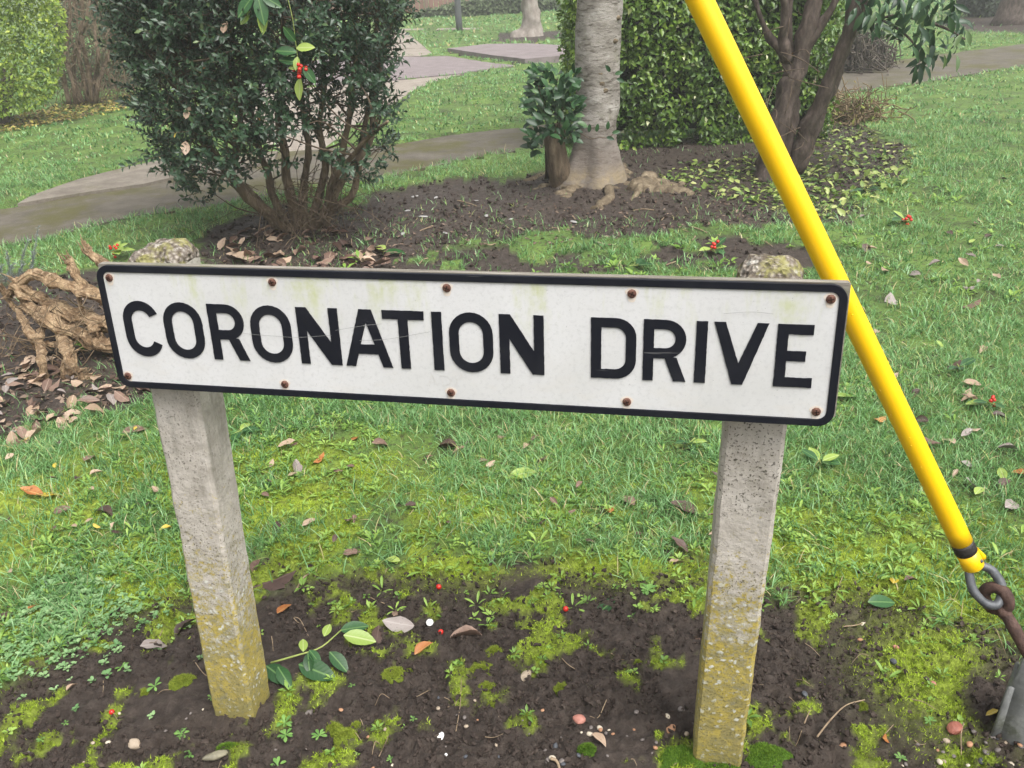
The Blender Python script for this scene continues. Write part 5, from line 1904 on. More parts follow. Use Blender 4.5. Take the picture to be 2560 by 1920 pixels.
def in_poly_sampler(P):
    xs = [p[0] for p in P]; ys = [p[1] for p in P]
    def f():
        while True:
            a, b = rng.uniform(min(xs), max(xs)), rng.uniform(min(ys), max(ys))
            if inpoly(np.array(a), np.array(b), P):
                return a, b
    return f


litter(95, in_poly_sampler([(-60, 800), (60, 770), (210, 800), (330, 850), (200, 900), (120, 950), (-60, 990)]), ['brown', 'brown', 'tan', 'grey', 'dark'], .045, .085,
       'brown dead leaf in the litter around the old stump', 'dead leaves around the stump', .012)
litter(80, in_poly_sampler([(480, 520), (560, 490), (760, 500), (860, 540), (820, 590), (480, 590)]), ['brown', 'dark', 'brown', 'tan'], .07, .12,
       'brown dead leaf on the soil at the foot of the dark bush', 'dead leaves under the dark bush', .012)
litter(34, in_poly_sampler([(480, 900), (1550, 960), (1550, 1180), (560, 1180)]), ['brown', 'brown', 'dark', 'tan'], .02, .045,
       'small brown dead leaf in the grass below the sign', 'small dead leaves in the grass below the sign', .010)
litter(46, in_poly_sampler([(1850, 420), (2212, 330), (2212, 1150), (2000, 1000), (1850, 640)]), ['brown', 'dark', 'tan', 'grey', 'lime'], .03, .07,
       'fallen leaf in the lawn to the right of the sign', 'fallen leaves in the right-hand lawn', .012)
litter(22, in_poly_sampler([(0, 960), (340, 900), (370, 1200), (0, 1250)]), ['brown', 'tan', 'dark', 'yellow'], .018, .04,
       'small fallen leaf in the moss and grass left of the left post', 'small fallen leaves left of the left post', .015)
# pale green leaves strewn under the small tree: the nearest as things, the many small ones as one litter
PRV = in_poly_sampler([(1420, 385), (1480, 350), (1640, 335), (1770, 290), (1850, 270), (1920, 300), (1990, 330), (1960, 400), (1880, 450), (1760, 480), (1680, 460), (1560, 430)])
LM2 = {k: mesh_np('leaf_shape', leaf_tpl(OVATE, .2, .2, .55)[0] - np.array([0, .5, 0]), leaf_tpl(OVATE, .2, .2, .55)[1], m_) for k, m_ in
       dict(p=leaf_mat('pale_privet_leaf', [(0, (.12, .20, .04)), (.5, (.27, .35, .085)), (1, (.44, .47, .18))], .4, .45, .2, True)).items()}
for _ in range(230):
    px, py = PRV()
    p = G(px, py)
    o = bpy.data.objects.new('fallen_leaf', LM2['p'])
    COL.objects.link(o)
    o.location = (p[0], p[1], gz(p[0], p[1]) + .012 + rng.uniform(0, .02))
    o.rotation_euler = (rng.normal(0, .45), rng.normal(0, .45), rng.uniform(0, 6.28))
    o.scale = (rng.uniform(.04, .075),) * 3
    o['label'] = 'pale yellow-green leaf strewn on the ground under the many-stemmed tree'; o['category'] = 'leaf'; o['group'] = 'pale leaves under the many-stemmed tree'
n = 1500
pts = np.array([G(*PRV()) for _ in range(n)])
pts[:, 2] = hgt(pts[:, 0], pts[:, 1]) + .008
V, F, rv = merge(*leaf_tpl(OVATE, .2, .25, .55), frames(rng.normal(0, 1, (n, 3)) * [1, 1, .3], np.array([0, 0, 1.0]) + rng.normal(0, .35, (n, 3))) * rng.uniform(.025, .055, n)[:, None, None], pts, rng.uniform(0, 1, n))
MB().add(V, F, rv).build('leaf_litter', leaf_mat('pale_leaf_litter', [(0, (.035, .08, .02)), (.45, (.13, .21, .04)), (.8, (.27, .34, .085)), (1, (.42, .44, .17))], .45, .4, .2), kind='stuff')
# yellow litter along the foot of the far-left shrubs, and brown crumbs of leaf everywhere on the beds
n = 1500
S2 = in_poly_sampler([(0, 262), (140, 226), (300, 205), (300, 232), (150, 262), (0, 290)])
pts = np.array([G(*S2()) for _ in range(n)]); pts[:, 2] = hgt(pts[:, 0], pts[:, 1]) + .03
V, F, rv = merge(*leaf_tpl(SMALL, .2, .25, .6), frames(rng.normal(0, 1, (n, 3)) * [1, 1, .3], np.array([0, 0, 1.0]) + rng.normal(0, .35, (n, 3))) * rng.uniform(.03, .06, n)[:, None, None], pts, rng.uniform(0, 1, n))
MB().add(V, F, rv).build('leaf_litter', leaf_mat('yellow_leaf_litter', [(0, (.10, .07, .04)), (.5, (.22, .17, .06)), (1, (.48, .42, .10))], .5, .4, .15), kind='stuff')
n = 2400
S3 = in_poly_sampler([(-60, 640), (240, 640), (330, 850), (200, 900), (-60, 980)])
S4 = in_poly_sampler([(470, 500), (760, 470), (1000, 440), (1650, 400), (1650, 480), (1100, 540), (850, 585), (480, 590)])
pts = np.array([G(*(S3() if k % 5 < 2 else S4())) for k in range(n)]); pts[:, 2] = hgt(pts[:, 0], pts[:, 1]) + .006
V, F, rv = merge(*leaf_tpl(SMALL, .2, .3, .5), frames(rng.normal(0, 1, (n, 3)) * [1, 1, .3], np.array([0, 0, 1.0]) + rng.normal(0, .4, (n, 3))) * rng.uniform(.012, .038, n)[:, None, None], pts, rng.uniform(0, 1, n))
MB().add(V, F, rv).build('leaf_litter', leaf_mat('brown_leaf_litter', [(0, (.035, .022, .016)), (.6, (.10, .065, .045)), (1, (.24, .175, .13))], .6, .35, .1), kind='stuff')

# leafy sprigs, some with red berries
BERRY = simple('red_berry', [(0, (.42, .012, .010)), (1, (.62, .035, .018))], 30, 2, .22, .5, .02)
STEMG = simple('green_stem', [(0, (.20, .26, .06)), (1, (.30, .34, .10))], 30, 2, .5, .4, .1)
bV, bF = ico(2)
me_berry = mesh_np('berry', bV, bF, BERRY)


def sprig(label, pos, stem, leaves, berries=0, bsize=.006, group=None):
    """pos world point; stem list of offsets; leaves list of (offset, direction, up, length, kind)"""
    o = thing('leafy_sprig', label, 'sprig', tuple(pos), group)
    if stem:
        V, F = tube(smooth_path(stem, 14), np.linspace(.0026, .0014, 14), 6)
        MB().add(V, F).build('stem', STEMG, o)
    for off, d, u, L, k in leaves:
        R = frames(np.array([d], float), np.array([u], float))[0] * L
        q = bpy.data.objects.new('leaf', LM[('g', k)]); COL.objects.link(q); q.parent = o
        c_ = np.array(off) + R @ np.array([0, .5, 0])
        q.matrix_local = Matrix([list(R[i]) + [c_[i]] for i in range(3)] + [[0, 0, 0, 1]])
    for k in range(berries):
        q = bpy.data.objects.new('berry', me_berry); COL.objects.link(q); q.parent = o
        q.location = rng.normal(0, bsize * 1.5, 3) + np.array([0, 0, bsize * 1.2]); q.scale = (bsize * rng.uniform(.85, 1.1),) * 3
    return o


def gp(px, py, z):
    return G(px, py, z)


# the sprig lying by the left post: traced leaf by leaf
o0 = G(640, 1420)
o0[2] = gz(o0[0], o0[1])
z0 = .022
def of(px, py, z=z0): return G(px, py, z) - o0
lv_ = []
for (ax_, ay_, bx_, by_, za_, zb_, k) in [(600, 1440, 625, 1480, .02, .004, 'green'), (575, 1438, 620, 1472, .012, .004, 'green'), (665, 1410, 668, 1450, .03, .012, 'green'), (668, 1404, 690, 1430, .03, .02, 'green'),
                                          (645, 1435, 716, 1460, .015, .006, 'green'), (712, 1408, 748, 1446, .026, .006, 'green'), (700, 1375, 712, 1348, .03, .035, 'lime'), (742, 1372, 806, 1382, .03, .018, 'lime'),
                                          (655, 1408, 655, 1380, .03, .035, 'lime'), (735, 1362, 790, 1350, .022, .028, 'green')]:
    a, b = of(ax_, ay_, za_), of(bx_, by_, zb_)
    lv_.append((a, b - a, [rng.normal(0, .2), -.35, 1], float(np.linalg.norm(b - a)) * 1.1, k))
sprig('laurel sprig with dark glossy and pale leaves lying against the foot of the left post', o0, [of(585, 1432, .012), of(640, 1416), of(690, 1400), of(725, 1372), of(748, 1350)], lv_)


def rand_sprig(label, px, py, n, size, kinds, berries=0, bsize=.006, z=None, at=None, spread=1.0, lift=.02):
    p = G(px, py) if at is None else at
    if at is None: p[2] = gz(p[0], p[1]) + lift
    lv = []
    for k in range(n):
        a = rng.uniform(0, 6.28)
        d = np.array([math.cos(a) * spread, math.sin(a) * spread, rng.normal(.15, .3)])
        lv.append((d * .008, d, [0, -.2, 1], size * rng.uniform(.75, 1.15), kinds[k % len(kinds)]))
    a = rng.uniform(0, 6.28)
    st = [np.array([math.cos(a), math.sin(a), -.1]) * size * q for q in (-.5, 0, .4)]
    return sprig(label, p, st, lv, berries, bsize)


rand_sprig('green sprig with red berries lying in the right lawn by the yellow tube', 2135, 882, 4, .062, ['lime', 'green'], 6, .0065)
rand_sprig('dark green sprig without berries in the right lawn, above the berried one', 2070, 800, 5, .065, ['green', 'green', 'lime'])
rand_sprig('dark sprig in the grass beneath the sign near the right post', 1490, 965, 5, .06, ['green', 'lime', 'green'])
rand_sprig('dark glossy sprig hidden against the right side of the left post', 520, 945, 5, .06, ['green', 'green', 'lime'])
rand_sprig('sprig of slender leaves in the grass right of the right post', 1770, 1010, 5, .07, ['green', 'lime'])
rand_sprig('berried sprig on the lawn above the middle of the sign, left of the right post', 1540, 545, 6, .09, ['green', 'green', 'lime'], 9, .009)
rand_sprig('dark leaf pair standing behind the top edge of the sign', 1375, 585, 3, .085, ['green'])
rand_sprig('berried sprig on the lawn right of the yellow tube, near the strewn pale leaves', 1955, 483, 4, .10, ['green', 'lime'], 8, .010)
rand_sprig('pale green sprig with a bunch of red berries behind the stump', 250, 556, 6, .10, ['lime'], 9, .009, lift=.05)
rand_sprig('dark green sprig on bare soil right of the dark bush', 830, 545, 4, .11, ['green', 'lime'])
rand_sprig('dark sprig on the strewn pale leaves right of the yellow tube', 1870, 415, 5, .10, ['green'])
# holly-like shoots hanging in the dark bush
at0 = AT(648, 158, YB - .66)
lv_ = [((0, 0, .12), (.30, -.1, .02), (0, -.8, .6), .10, 'lime'), ((0, 0, .03), (-.5, -.1, .0), (0, -.8, .5), .055, 'lime'), ((0, 0, -.02), (-.15, -.1, -.6), (-.5, -.8, .2), .115, 'lime'), ((0, 0, .10), (-.6, 0, .1), (0, -.7, .6), .11, 'green'),
       ((0, 0, .05), (-.6, 0, .15), (0, -.7, .6), .10, 'green'), ((.02, 0, .03), (.4, 0, -.6), (.3, -.8, .3), .10, 'green'), ((0, 0, .15), (-.3, -.2, .5), (0, -.8, .2), .09, 'green'), ((0, 0, .08), (-.1, -.2, -.4), (0, -1, .1), .07, 'lime')]
sprig('hanging shoot with lime leaves and red berries in front of the dark bush', at0, [(-.03, .02, .45), (.0, 0, .28), (0, 0, .14), (0, 0, -.02)], lv_, 15, .011)
at1 = AT(560, 14, YB - .68)
lv_ = [((0, 0, .05), (.12, -.2, -.7), (.4, -1, .3), .14, 'green'), ((-.02, 0, .05), (-.5, -.2, -.5), (-.3, -1, .4), .13, 'green'), ((0, 0, 0), (.05, -.1, -.6), (.8, -.6, 0), .13, 'lime'), ((-.05, 0, -.02), (-.5, -.1, -.5), (0, -1, .4), .08, 'lime'),
       ((.02, 0, .05), (.5, -.1, -.3), (0, -1, .4), .11, 'green')]
sprig('pair of large glossy green leaves hanging at the top of the dark bush', at1, [(.06, .02, .3), (.02, 0, .1), (0, 0, .02)], lv_)
# leaves caught in the bush
for (px, py, L, k, lab) in [(404, 243, 28, 'tan', 'tan leaf caught in the left side of the dark bush, upper one'), (400, 318, 34, 'tan', 'large pale tan leaf caught in the left side of the dark bush, lower one'),
                            (378, 290, 16, 'yellow', 'small yellow petal-like leaf caught in the dark bush'), (436, 150, 20, 'orange', 'orange-red leaf caught in the dark bush'), (484, 57, 30, 'tan', 'pale pinkish leaf caught high in the dark bush'),
                            (560, 250, 20, 'orange', 'dull orange leaf caught in the middle of the dark bush')]:
    p = AT(px, py, YB - .62)
    o = bpy.data.objects.new('caught_leaf', LM[('c', k)]); COL.objects.link(o)
    o.location = p; o.scale = (msize(L, p),) * 3; o.rotation_euler = (1.2 + rng.normal(0, .2), rng.normal(0, .4), rng.normal(0, .8))
    o['label'] = lab; o['category'] = 'leaf'

# loose red berries, button, flakes
for px, py, lab in [(948, 1269, 'red berry on the moss, upper one of the two left of the middle'), (952, 1365, 'red berry on bare soil below the white button'), (1222, 1317, 'red berry on the soil left of the single dark green leaf'),
                    (345, 1083, 'red berry in the moss left of the left post'), (240, 1534, 'red berry on bare soil at the lower left, with a pale stalk')]:
    p = G(px, py)
    o = bpy.data.objects.new('red_berry', me_berry); COL.objects.link(o)
    r_ = msize(6.2, p); o.scale = (r_,) * 3; o.location = (p[0], p[1], gz(p[0], p[1]) + r_ * .9)
    o['label'] = lab; o['category'] = 'berry'
WHT = simple('white_shell', [(0, (.62, .62, .60)), (1, (.80, .80, .78))], 30, 3, .5, .4, .2)
p = G(928, 1341)
btn = thing('white_button', 'small round white button lying on the soil between the posts', 'button', (p[0], p[1], gz(p[0], p[1]) + .010))
r_ = msize(8, p)
V, F = tube([np.array([0, 0, z]) for z in (0, .001, .003, .004)], [r_ * .9, r_, r_, r_ * .85], 20)
ob = MB().add(V, F).build('disc', WHT, btn)
btn.rotation_euler = (.45, 0, 0)


def stone(name, px, py, L, mat, label, cat='pebble', group=None, ar=(1, .75, .55), rough=.5, seed=0, sub=3, sink=.35, facet=False, yaw=None):
    p = G(px, py)
    V, F = ico(2 if facet else sub)
    k = 1 + rough * (fbm(V[:, 0] * (1.2 if not facet else 1.6) + seed, V[:, 1] * 1.2 + seed * 2, V[:, 2] * 1.2, 700 + seed, 2 if not facet else 3) - .5)
    s = msize(L, p) / 2
    V = V * k[:, None] * np.array(ar) * s
    me = mesh_np(name, V, F, mat, not facet)
    o = bpy.data.objects.new(name, me); COL.objects.link(o)
    o.location = (p[0], p[1], gz(p[0], p[1]) + s * ar[2] * (1 - 2 * sink) + .002)
    o.rotation_euler = (rng.normal(0, .15), rng.normal(0, .15), rng.uniform(0, 6.28) if yaw is None else yaw)
    o['label'] = label; o['category'] = cat
    if group: o['group'] = group
    return o


def stmat(name, a, b, sc=60): return simple(name, [(0, a), (1, b)], sc, 5, .6, .4, .3, .002)


TANP, PINKP = stmat('tan_pebble', (.27, .21, .15), (.40, .33, .25)), stmat('pink_brick', (.30, .12, .09), (.44, .20, .155))
ORP, SLATE, CREAM = stmat('orange_stone', (.30, .15, .08), (.42, .24, .14)), stmat('slate_chip', (.045, .05, .06), (.085, .09, .10)), stmat('cream_pebble', (.42, .36, .27), (.58, .52, .42))
BRICK, GREYP = stmat('brick_red', (.20, .065, .045), (.30, .11, .075)), stmat('grey_pebble', (.10, .085, .078), (.20, .175, .16))
for a in [('pebble', 1136, 1456, 30, TANP, 'smooth tan pebble standing out on the bare soil between the posts'), ('brick_fragment', 1251, 1552, 30, PINKP, 'pink brick fragment in the gravel left of the right post'),
          ('brick_chip', 2013, 1479, 24, PINKP, 'orange-pink brick chip on the moss left of the ground post'), ('brick_chip', 2062, 1573, 40, BRICK, 'triangular brick-red chip left of the ground post foot'),
          ('pebble', 1825, 1599, 26, ORP, 'pinkish stone on bare soil right of the right post'), ('stone_chip', 1930, 1429, 18, SLATE, 'dark slate chip on the soil right of the right post'),
          ('pebble', 1450, 1569, 24, ORP, 'orange-brown pebble just left of the mossy right post foot'), ('pebble', 288, 1600, 32, TANP, 'tan-brown angular stone at the lower left on bare soil'),
          ('pebble', 666, 1533, 22, GREYP, 'grey stone beside the right corner of the left post foot'), ('pebble', 1858, 1380, 11, ORP, 'small orange chip below the narrow dark green leaf'),
          ('pebble', 1866, 1341, 13, CREAM, 'small round cream pebble on the soil right of the right post'), ('stone_chip', 1738, 1500, 16, SLATE, 'small dark chip right of the right post'),
          ('pebble', 233, 1603, 12, CREAM, 'small cream pebble at the lower left beside the red berry'), ('brick_chip', 1936, 1425 - 30, 16, PINKP, 'small reddish chip on the soil beside the dark slate chip')]:
    stone(*a, seed=int(a[1]) % 97, facet='chip' in a[0] or 'fragment' in a[0])
for px, py, L, lab in [(952, 1587, 22, 'white broken shell flake near the bottom edge'), (1226, 1462, 12, 'tiny white flake right of the smooth tan pebble'), (962, 1626, 9, 'tiny white round flake at the bottom edge'),
                       (1440, 1624, 14, 'white flake left of the mossy right post foot')]:
    stone('white_flake', px, py, L, WHT, lab, 'flake', None, (1, .7, .25), .9, px % 50, facet=True)
GM = [TANP, GREYP, CREAM, GREYP, GREYP, ORP, SLATE]
for _ in range(34):
    stone('pebble', rng.uniform(1170, 1500), rng.uniform(1530, 1650), rng.uniform(6, 17), GM[rng.integers(7)], 'small pebble in the gravelly soil just left of the right post', 'pebble', 'pebbles left of the right post', seed=int(rng.integers(90)), sub=2)
for _ in range(26):
    stone('pebble', rng.uniform(1950, 2212), rng.uniform(1570, 1655), rng.uniform(7, 20), GM[rng.integers(7)], 'small pebble on the soil around the ground post foot', 'pebble', 'pebbles around the ground post', seed=int(rng.integers(90)), sub=2)
for _ in range(36):
    stone('pebble', rng.uniform(0, 1160), rng.uniform(1500, 1655), rng.uniform(4, 12), GM[rng.integers(7)], 'small pebble scattered on the bare soil at the front', 'pebble', 'pebbles on the front soil', seed=int(rng.integers(90)), sub=2)
PALEF = simple('pale_flake', [(0, (.24, .23, .22)), (1, (.40, .39, .38))], 30, 3, .5, .4, .2)
for k in range(10):
    px, py = [(941, 421), (1027, 429), (880, 451), (915, 463), (1050, 464), (962, 500), (895, 418), (1100, 470), (1240, 478), (870, 500), (990, 455), (800, 480), (1180, 440), (845, 530), (1340, 460), (1060, 500)][k]
    stone('pale_flake', px, py, rng.uniform(12, 22), PALEF, 'pale curled leaf flake on the dark soil between the bush and the tree', 'flake', 'pale flakes on the dark soil', (1, .5, .15), .8, k, facet=True)

# twigs and dry stalks
STRAW = simple('dry_stalk', [(0, (.16, .11, .07)), (1, (.34, .26, .17))], 30, 4, .8, .3, .2)


def twig(pts, r, label, group=None, z=.006):
    W = []
    for px, py in pts:
        g = G(px, py); g[2] = gz(g[0], g[1]) + z; W.append(g)
    W = np.array(W)
    m = MB().add(W[0] * 0 + (tube(smooth_path(W, 16), np.linspace(r, r * .6, 16), 6)[0] - W[0]), tube(smooth_path(W, 16), np.linspace(r, r * .6, 16), 6)[1])
    o = m.build('twig', STRAW)
    o.location = W[0]
    o['label'] = label; o['category'] = 'twig'
    if group: o['group'] = group


twig([(1764, 1599), (1794, 1558), (1828, 1521), (1869, 1508)], .0021, 'long curved pale stalk on the soil right of the right post', z=.012)
twig([(1821, 1352), (1850, 1350), (1868, 1336)], .0018, 'short bent pale twig below the narrow dark green leaf')
twig([(985, 1580), (994, 1520), (997, 1470)], .0011, 'thin upright dry stalk on the soil in the middle')
twig([(820, 1640), (835, 1590), (852, 1545)], .0011, 'thin dry stalk at the bottom edge left of the middle')
twig([(760, 1262), (800, 1280), (830, 1300)], .002, 'pinkish root twig on the soil edge between the posts')
twig([(640, 1265), (655, 1250), (668, 1242)], .0032, 'dark thick twig next to the long dark folded leaf')
twig([(1737, 1565), (1752, 1530)], .0016, 'reddish short twig right of the right post')
twig([(1190, 1380), (1220, 1425), (1245, 1440)], .0012, 'thin bent stalk on the soil between the posts, right of the middle')
twig([(1060, 1520 - 340), (1130, 1195), (1160, 1185)], .0011, 'thin dry stalk on the moss between the posts')
twig([(2082, 1560), (2075, 1590), (2078, 1625)], .0014, 'curved pale stalk left of the ground post foot')
twig([(1190, 1640), (1205, 1648), (1215, 1690)], .004, 'yellow-green thick stalk at the bottom edge')
for _ in range(46):
    px, py = rng.uniform(0, 2200), rng.uniform(1230, 1650)
    a = rng.uniform(0, 3.14); L = rng.uniform(20, 70)
    twig([(px, py), (px + L * .5 * math.cos(a), py + L * .4 * math.sin(a) + rng.normal(0, 5)), (px + L * math.cos(a), py + L * .8 * math.sin(a))], rng.uniform(.0006, .0013), 'fine dry stalk lying on the soil at the front', 'fine stalks on the front soil')
for _ in range(30):
    px, py = rng.uniform(480, 1700), rng.uniform(420, 575)
    a = rng.uniform(0, 3.14); L = rng.uniform(15, 50)
    twig([(px, py), (px + L * .5 * math.cos(a), py + L * .2 * math.sin(a) + rng.normal(0, 3)), (px + L * math.cos(a), py + L * .4 * math.sin(a))], rng.uniform(.002, .005), 'dry twig lying on the dark soil between bush and tree', 'twigs on the dark soil')

# seedlings on the bare soil
SEEDM = leaf_mat('seedling_leaf', [(0, (.10, .22, .05)), (1, (.20, .36, .09))], .45, .4, .25, True)
me_seed = mesh_np('leaf', *[leaf_tpl([(0, .12), (.35, .45), (.65, 1), (.88, .8), (1, .2)], .15, .25, .40)[i] for i in (0, 1)], SEEDM)
SEEDS = [(390, 1581, 34, 8), (411, 1622, 34, 7), (615, 1562, 38, 8), (617, 1588, 40, 8), (690, 1592, 36, 7), (334, 1481, 40, 6), (598, 1646, 40, 6), (296, 1359, 20, 4), (893, 1553, 20, 5), (843, 1637, 22, 6), (875, 1562, 20, 5),
         (1366, 1316, 28, 8), (1400, 1275, 42, 10), (1759, 1281, 40, 9), (1897, 1275, 34, 8), (1768, 1230, 34, 7), (1946, 1637, 28, 7), (2008, 1558, 26, 7), (260, 1430, 30, 6), (455, 1500, 24, 5), (90, 1600, 22, 6), (140, 1560, 20, 5), (1630, 1290, 30, 7), (760, 1480, 20, 5)]
for px, py, L, nl in SEEDS:
    p = G(px, py); p[2] = gz(p[0], p[1])
    o = thing('seedling', 'small bright green seedling rosette growing on the bare front soil', 'seedling', tuple(p), 'seedlings on the front soil')
    s = msize(L, p) / 2
    a0_ = rng.uniform(0, 6)
    for k in range(nl):
        a = a0_ + k * 2.4; el = rng.uniform(.1, .6)
        q = bpy.data.objects.new('leaf', me_seed); COL.objects.link(q); q.parent = o
        R = frames(np.array([[math.cos(a) * math.cos(el), math.sin(a) * math.cos(el), math.sin(el)]]), np.array([[0, 0, 1.0]]))[0] * s * rng.uniform(.75, 1.1)
        q.matrix_local = Matrix([list(R[i]) + [[0, 0, .004][i]] for i in range(3)] + [[0, 0, 0, 1]])

# moss cushions
MC = {k: leaf_mat('cushion_moss_' + k, s_, .8, .2, .2) for k, s_ in dict(yellow=[(0, (.10, .14, .015)), (.5, (.21, .27, .03)), (1, (.34, .38, .06))], green=[(0, (.04, .09, .010)), (.5, (.09, .18, .016)), (1, (.18, .28, .03))]).items()}


def cushion(label, px, py, L, mat, h=.35, lumps=3.0, group=None, n=None, at=None, asp=.8, name='moss_cushion'):
    p = G(px, py) if at is None else np.array(at)
    s = msize(L, p) / 2
    o = thing(name, label, 'moss', (p[0], p[1], gz(p[0], p[1]) - .004), group)
    m = MB()
    nr, na = 14, 30
    V = []
    for i in range(nr + 1):
        rr = i / nr
        for j in range(na):
            a = j * 2 * math.pi / na
            ed = .72 + .6 * (fbm(np.array(math.cos(a) * 1.6 + px), np.array(math.sin(a) * 1.6 + py), s=800) - .2)
            x_, y_ = s * rr * ed * math.cos(a), s * rr * ed * asp * math.sin(a)
            z_ = s * h * max(0, 1 - rr ** 2.2) * (.45 + 1.1 * float(fbm(np.array((x_ + px) * lumps / s), np.array((y_ + py) * lumps / s), s=810))) - (.006 if i == nr else 0)
            V.append((x_, y_, z_))
    V = np.array(V)
    q = np.array([(i * na + j, i * na + (j + 1) % na, (i + 1) * na + (j + 1) % na, (i + 1) * na + j) for i in range(nr) for j in range(na)])
    m.add(V, [q[na:]], .25)
    m.add(V[:na] * 0 + V[0], [], .25)
    k = (n or int(500 + 60 * L)) * 2 // 3
    f = rng.integers(na, len(q), k)
    a_, b_ = rng.uniform(0, 1, (2, k, 1))
    c0 = V[q[f, 0]] * (1 - a_) * (1 - b_) + V[q[f, 1]] * a_ * (1 - b_) + V[q[f, 2]] * a_ * b_ + V[q[f, 3]] * (1 - a_) * b_
    Vb, Fb, rb = blades(c0[:, 0], c0[:, 1], c0[:, 2] - .002, rng.uniform(.004, .0085, k), rng.uniform(.0016, .0030, k), rng.uniform(.2, .9, k), rng.uniform(0, 6.28, k), np.clip(rng.normal(.55, .22, k), 0, 1), 2)
    m.add(Vb, Fb, rb)
    m.build('cushion', mat, o)


cushion('bright yellow-green moss cushion left of the left post foot', 393, 1470, 66, MC['yellow'], .4)
cushion('round bright green moss cushion at the bottom edge left of the right post', 1268, 1616, 48, MC['green'], .8, 1.0)
cushion('lime moss tuft on the soil right of the smooth tan pebble', 1212, 1474, 44, MC['yellow'], .35)
for px, py, L in ((718, 1566, 50), (745, 1590, 60), (770, 1562, 40), (730, 1615, 44)):
    cushion('lime moss cushion in the clump at the bottom left of the middle', px, py, L, MC['yellow'], .4, 3, 'moss cushions in the bottom clump')
cushion('small lime moss cushion below the middle moss patch', 1063, 1515, 30, MC['yellow'], .5)
cushion('small pale moss cushion on bare soil left of the right post', 1378, 1423, 24, MC['yellow'], .6)
cushion('yellowish moss cushion at the end of the long curved stalk', 1868, 1512, 34, MC['yellow'], .5)
cushion('pale moss cushion in the middle of the bare soil', 1065, 1402, 44, MC['yellow'], .35)
for px, py, L in ((1040, 1440, 70), (1050, 1475, 60), (880, 1440, 80), (850, 1455, 60), (310, 1490, 60), (820, 1545, 34)):
    cushion('flat lime moss patch on the bare soil between the posts', px, py, L, MC['yellow'], .25, 3, 'flat moss patches on the bare soil')
cushion('large mossy mound hugging the left side of the right post foot', 1480, 1640, 130, MC['green'], .42, 2.2, n=9000)
cushion('large mossy mound hugging the right side of the right post foot', 1658, 1632, 120, MC['green'], .42, 2.2, n=9000)
cushion('thick moss collar in front of the right post foot at the bottom edge', 1560, 1668, 120, MC['green'], .25, 2.2, n=7000)
o = stone('edge_stone', 468, 1632, 58, stmat('edge_stone_mat', (.11, .10, .07), (.24, .22, .15)), 'pale half-buried stone edged with dark moss at the lower left of the middle', 'stone', None, (1, .35, .3), .7, 33, yaw=.6)
cushion('dark green moss strip along the top of the half-buried pale stone', 492, 1612, 60, MC['green'], .35, 2, asp=.4)

# ------------------------------------------------------------------ labels of the many small things: say where each one lies
MARKS = [('the left post foot', 510, 1520), ('the right post foot', 1565, 1630), ('the grey ground post', 2185, 1590), ('the yellow tube end', 2100, 1240), ('the white button', 928, 1341),
         ('the smooth tan pebble', 1136, 1456), ('the single dark green leaf', 1310, 1298), ('the round bright moss cushion', 1268, 1616), ('the laurel sprig', 670, 1420), ('the long curved stalk', 1820, 1540),
         ('the splintered stump root', 165, 820), ('the stump litter edge', 20, 880), ('the bush foot', 640, 492), ('the left post top', 370, 550), ('the right post top', 1665, 580),
         ('the grey tree roots', 1260, 415), ('the right-hand root', 1450, 412), ('the small tree foot', 1700, 375), ('the clippings heap', 1835, 262), ('the lower berried sprig', 2135, 882),
         ('the upper berried sprig', 1955, 483), ('the middle of the sign', 975, 870), ('the sign letter D', 1320, 900), ('the sign letter R', 490, 850), ('the lower left sign corner', 260, 830),
         ('the lower right sign corner', 1790, 900), ('the clover patch', 90, 1330), ('the mossy bottom clump', 740, 1585), ('the half-buried pale stone', 470, 1628), ('the triangular brick chip', 2062, 1573),
         ('the lime leaf in the lawn', 1130, 1030), ('the lime leaf by the tube', 1832, 862), ('the upper right lawn', 2100, 560), ('the hedge foot', 1480, 320), ('the bare soil middle', 1000, 470)]


def view_px(p):
    d = np.array(p) - CAM
    w_ = d @ fw
    return (1280 + FPX * (d @ RT) / w_) / KP, (960 - FPX * (d @ UP) / w_) / KP


COLW = {'brown_dead_leaf': 'brown', 'dark_dead_leaf': 'dark brown', 'orange_dead_leaf': 'orange', 'tan_dead_leaf': 'tan', 'grey_dead_leaf': 'greyish', 'yellow_leaf': 'yellow', 'fresh_lime_leaf': 'lime green',
        'glossy_green_leaf': 'dark green', 'pale_privet_leaf': 'pale green', 'tan_pebble': 'tan', 'pink_brick': 'pinkish', 'orange_stone': 'orange-brown', 'slate_chip': 'dark', 'cream_pebble': 'cream', 'grey_pebble': 'grey',
        'pale_flake': 'pale', 'dry_stalk': 'dry'}
NOUN = {'leaf': 'fallen leaf', 'pebble': 'pebble', 'twig': 'twig', 'flake': 'leaf flake', 'seedling': 'green seedling', 'moss': 'moss cushion'}
GNOUN = {'dead leaves around the stump': 'dead leaf', 'dead leaves under the dark bush': 'dead leaf on soil', 'small dead leaves in the grass below the sign': 'leaf in grass',
         'fallen leaves in the right-hand lawn': 'leaf in the lawn', 'small fallen leaves left of the left post': 'leaf among moss', 'pale leaves under the many-stemmed tree': 'strewn leaf',
         'fine stalks on the front soil': 'fine stalk', 'twigs on the dark soil': 'twig', 'pebbles left of the right post': 'gravel pebble', 'pebbles on the front soil': 'pebble on soil'}
todo = [o for o in scene.objects if o.parent is None and o.get('group') and o.get('category') in NOUN]
szs = {}
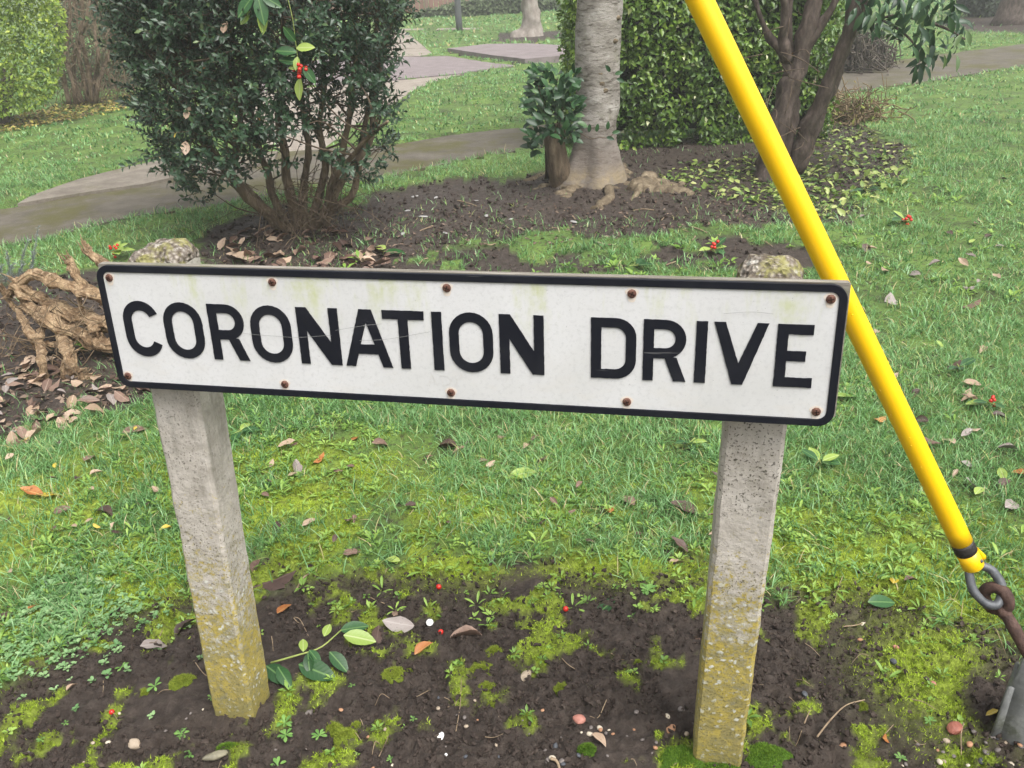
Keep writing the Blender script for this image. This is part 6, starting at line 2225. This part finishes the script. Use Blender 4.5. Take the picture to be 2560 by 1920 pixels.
for o in todo:
    szs.setdefault(o['group'], []).append(o.scale[0] if o.type == 'MESH' and o['category'] == 'leaf' else max(o.dimensions) if o.type == 'MESH' else 1)
for g_, v_ in szs.items():
    szs[g_] = (np.percentile(v_, 33), np.percentile(v_, 67))
for o in todo:
    px, py = view_px(o.location)
    nm, mx, my = min(MARKS, key=lambda q: (q[1] - px) ** 2 + ((q[2] - py) * 1.3) ** 2)
    dx, dy = px - mx, (py - my) * 1.3
    dist = math.hypot(dx, dy)
    near_w = 'close ' if dist < 45 else 'well ' if dist > 170 else ''
    a = math.degrees(math.atan2(dy, dx))
    rel = ['right of', 'in front and right of', 'in front of', 'in front and left of', 'left of', 'behind and left of', 'behind', 'behind and right of'][int(((a + 382.5) % 360) // 45)]
    sz_ = o.scale[0] if o.type == 'MESH' and o['category'] == 'leaf' else max(o.dimensions) if o.type == 'MESH' else 1
    lo_, hi_ = szs[o['group']]
    sw = '' if o.type != 'MESH' else 'small ' if sz_ < lo_ else 'large ' if sz_ > hi_ else 'medium '
    cw = COLW.get(o.data.materials[0].name.split('.')[0], '') if o.type == 'MESH' else ''
    noun = GNOUN.get(o['group'], NOUN[o['category']])
    lab = (sw + cw + ' ' + noun + ' ' + near_w + rel + ' ' + nm).split()
    if len(lab) > 16:
        lab = (cw + ' ' + noun + ' ' + rel + ' ' + nm).split()
    o['label'] = ' '.join(lab)
cnt = {}
for o in todo:
    cnt.setdefault(o['label'], []).append(o)
for lab, os_ in cnt.items():
    if len(os_) < 2 or os_[0].type != 'MESH' or os_[0]['category'] != 'leaf':
        continue
    for o in os_:                                   # tell look-alikes apart by the way their tip points
        M_ = o.matrix_basis
        a_, b_ = view_px(M_ @ Vector((0, -.5, 0))), view_px(M_ @ Vector((0, .5, 0)))
        an = math.degrees(math.atan2(b_[1] - a_[1], b_[0] - a_[0]))
        tip = ['right', 'down and right', 'down', 'down and left', 'left', 'up and left', 'up', 'up and right'][int(((an + 382.5) % 360) // 45)]
        l2 = lab + ', tip ' + tip
        if len(l2.split()) <= 16:
            o['label'] = l2
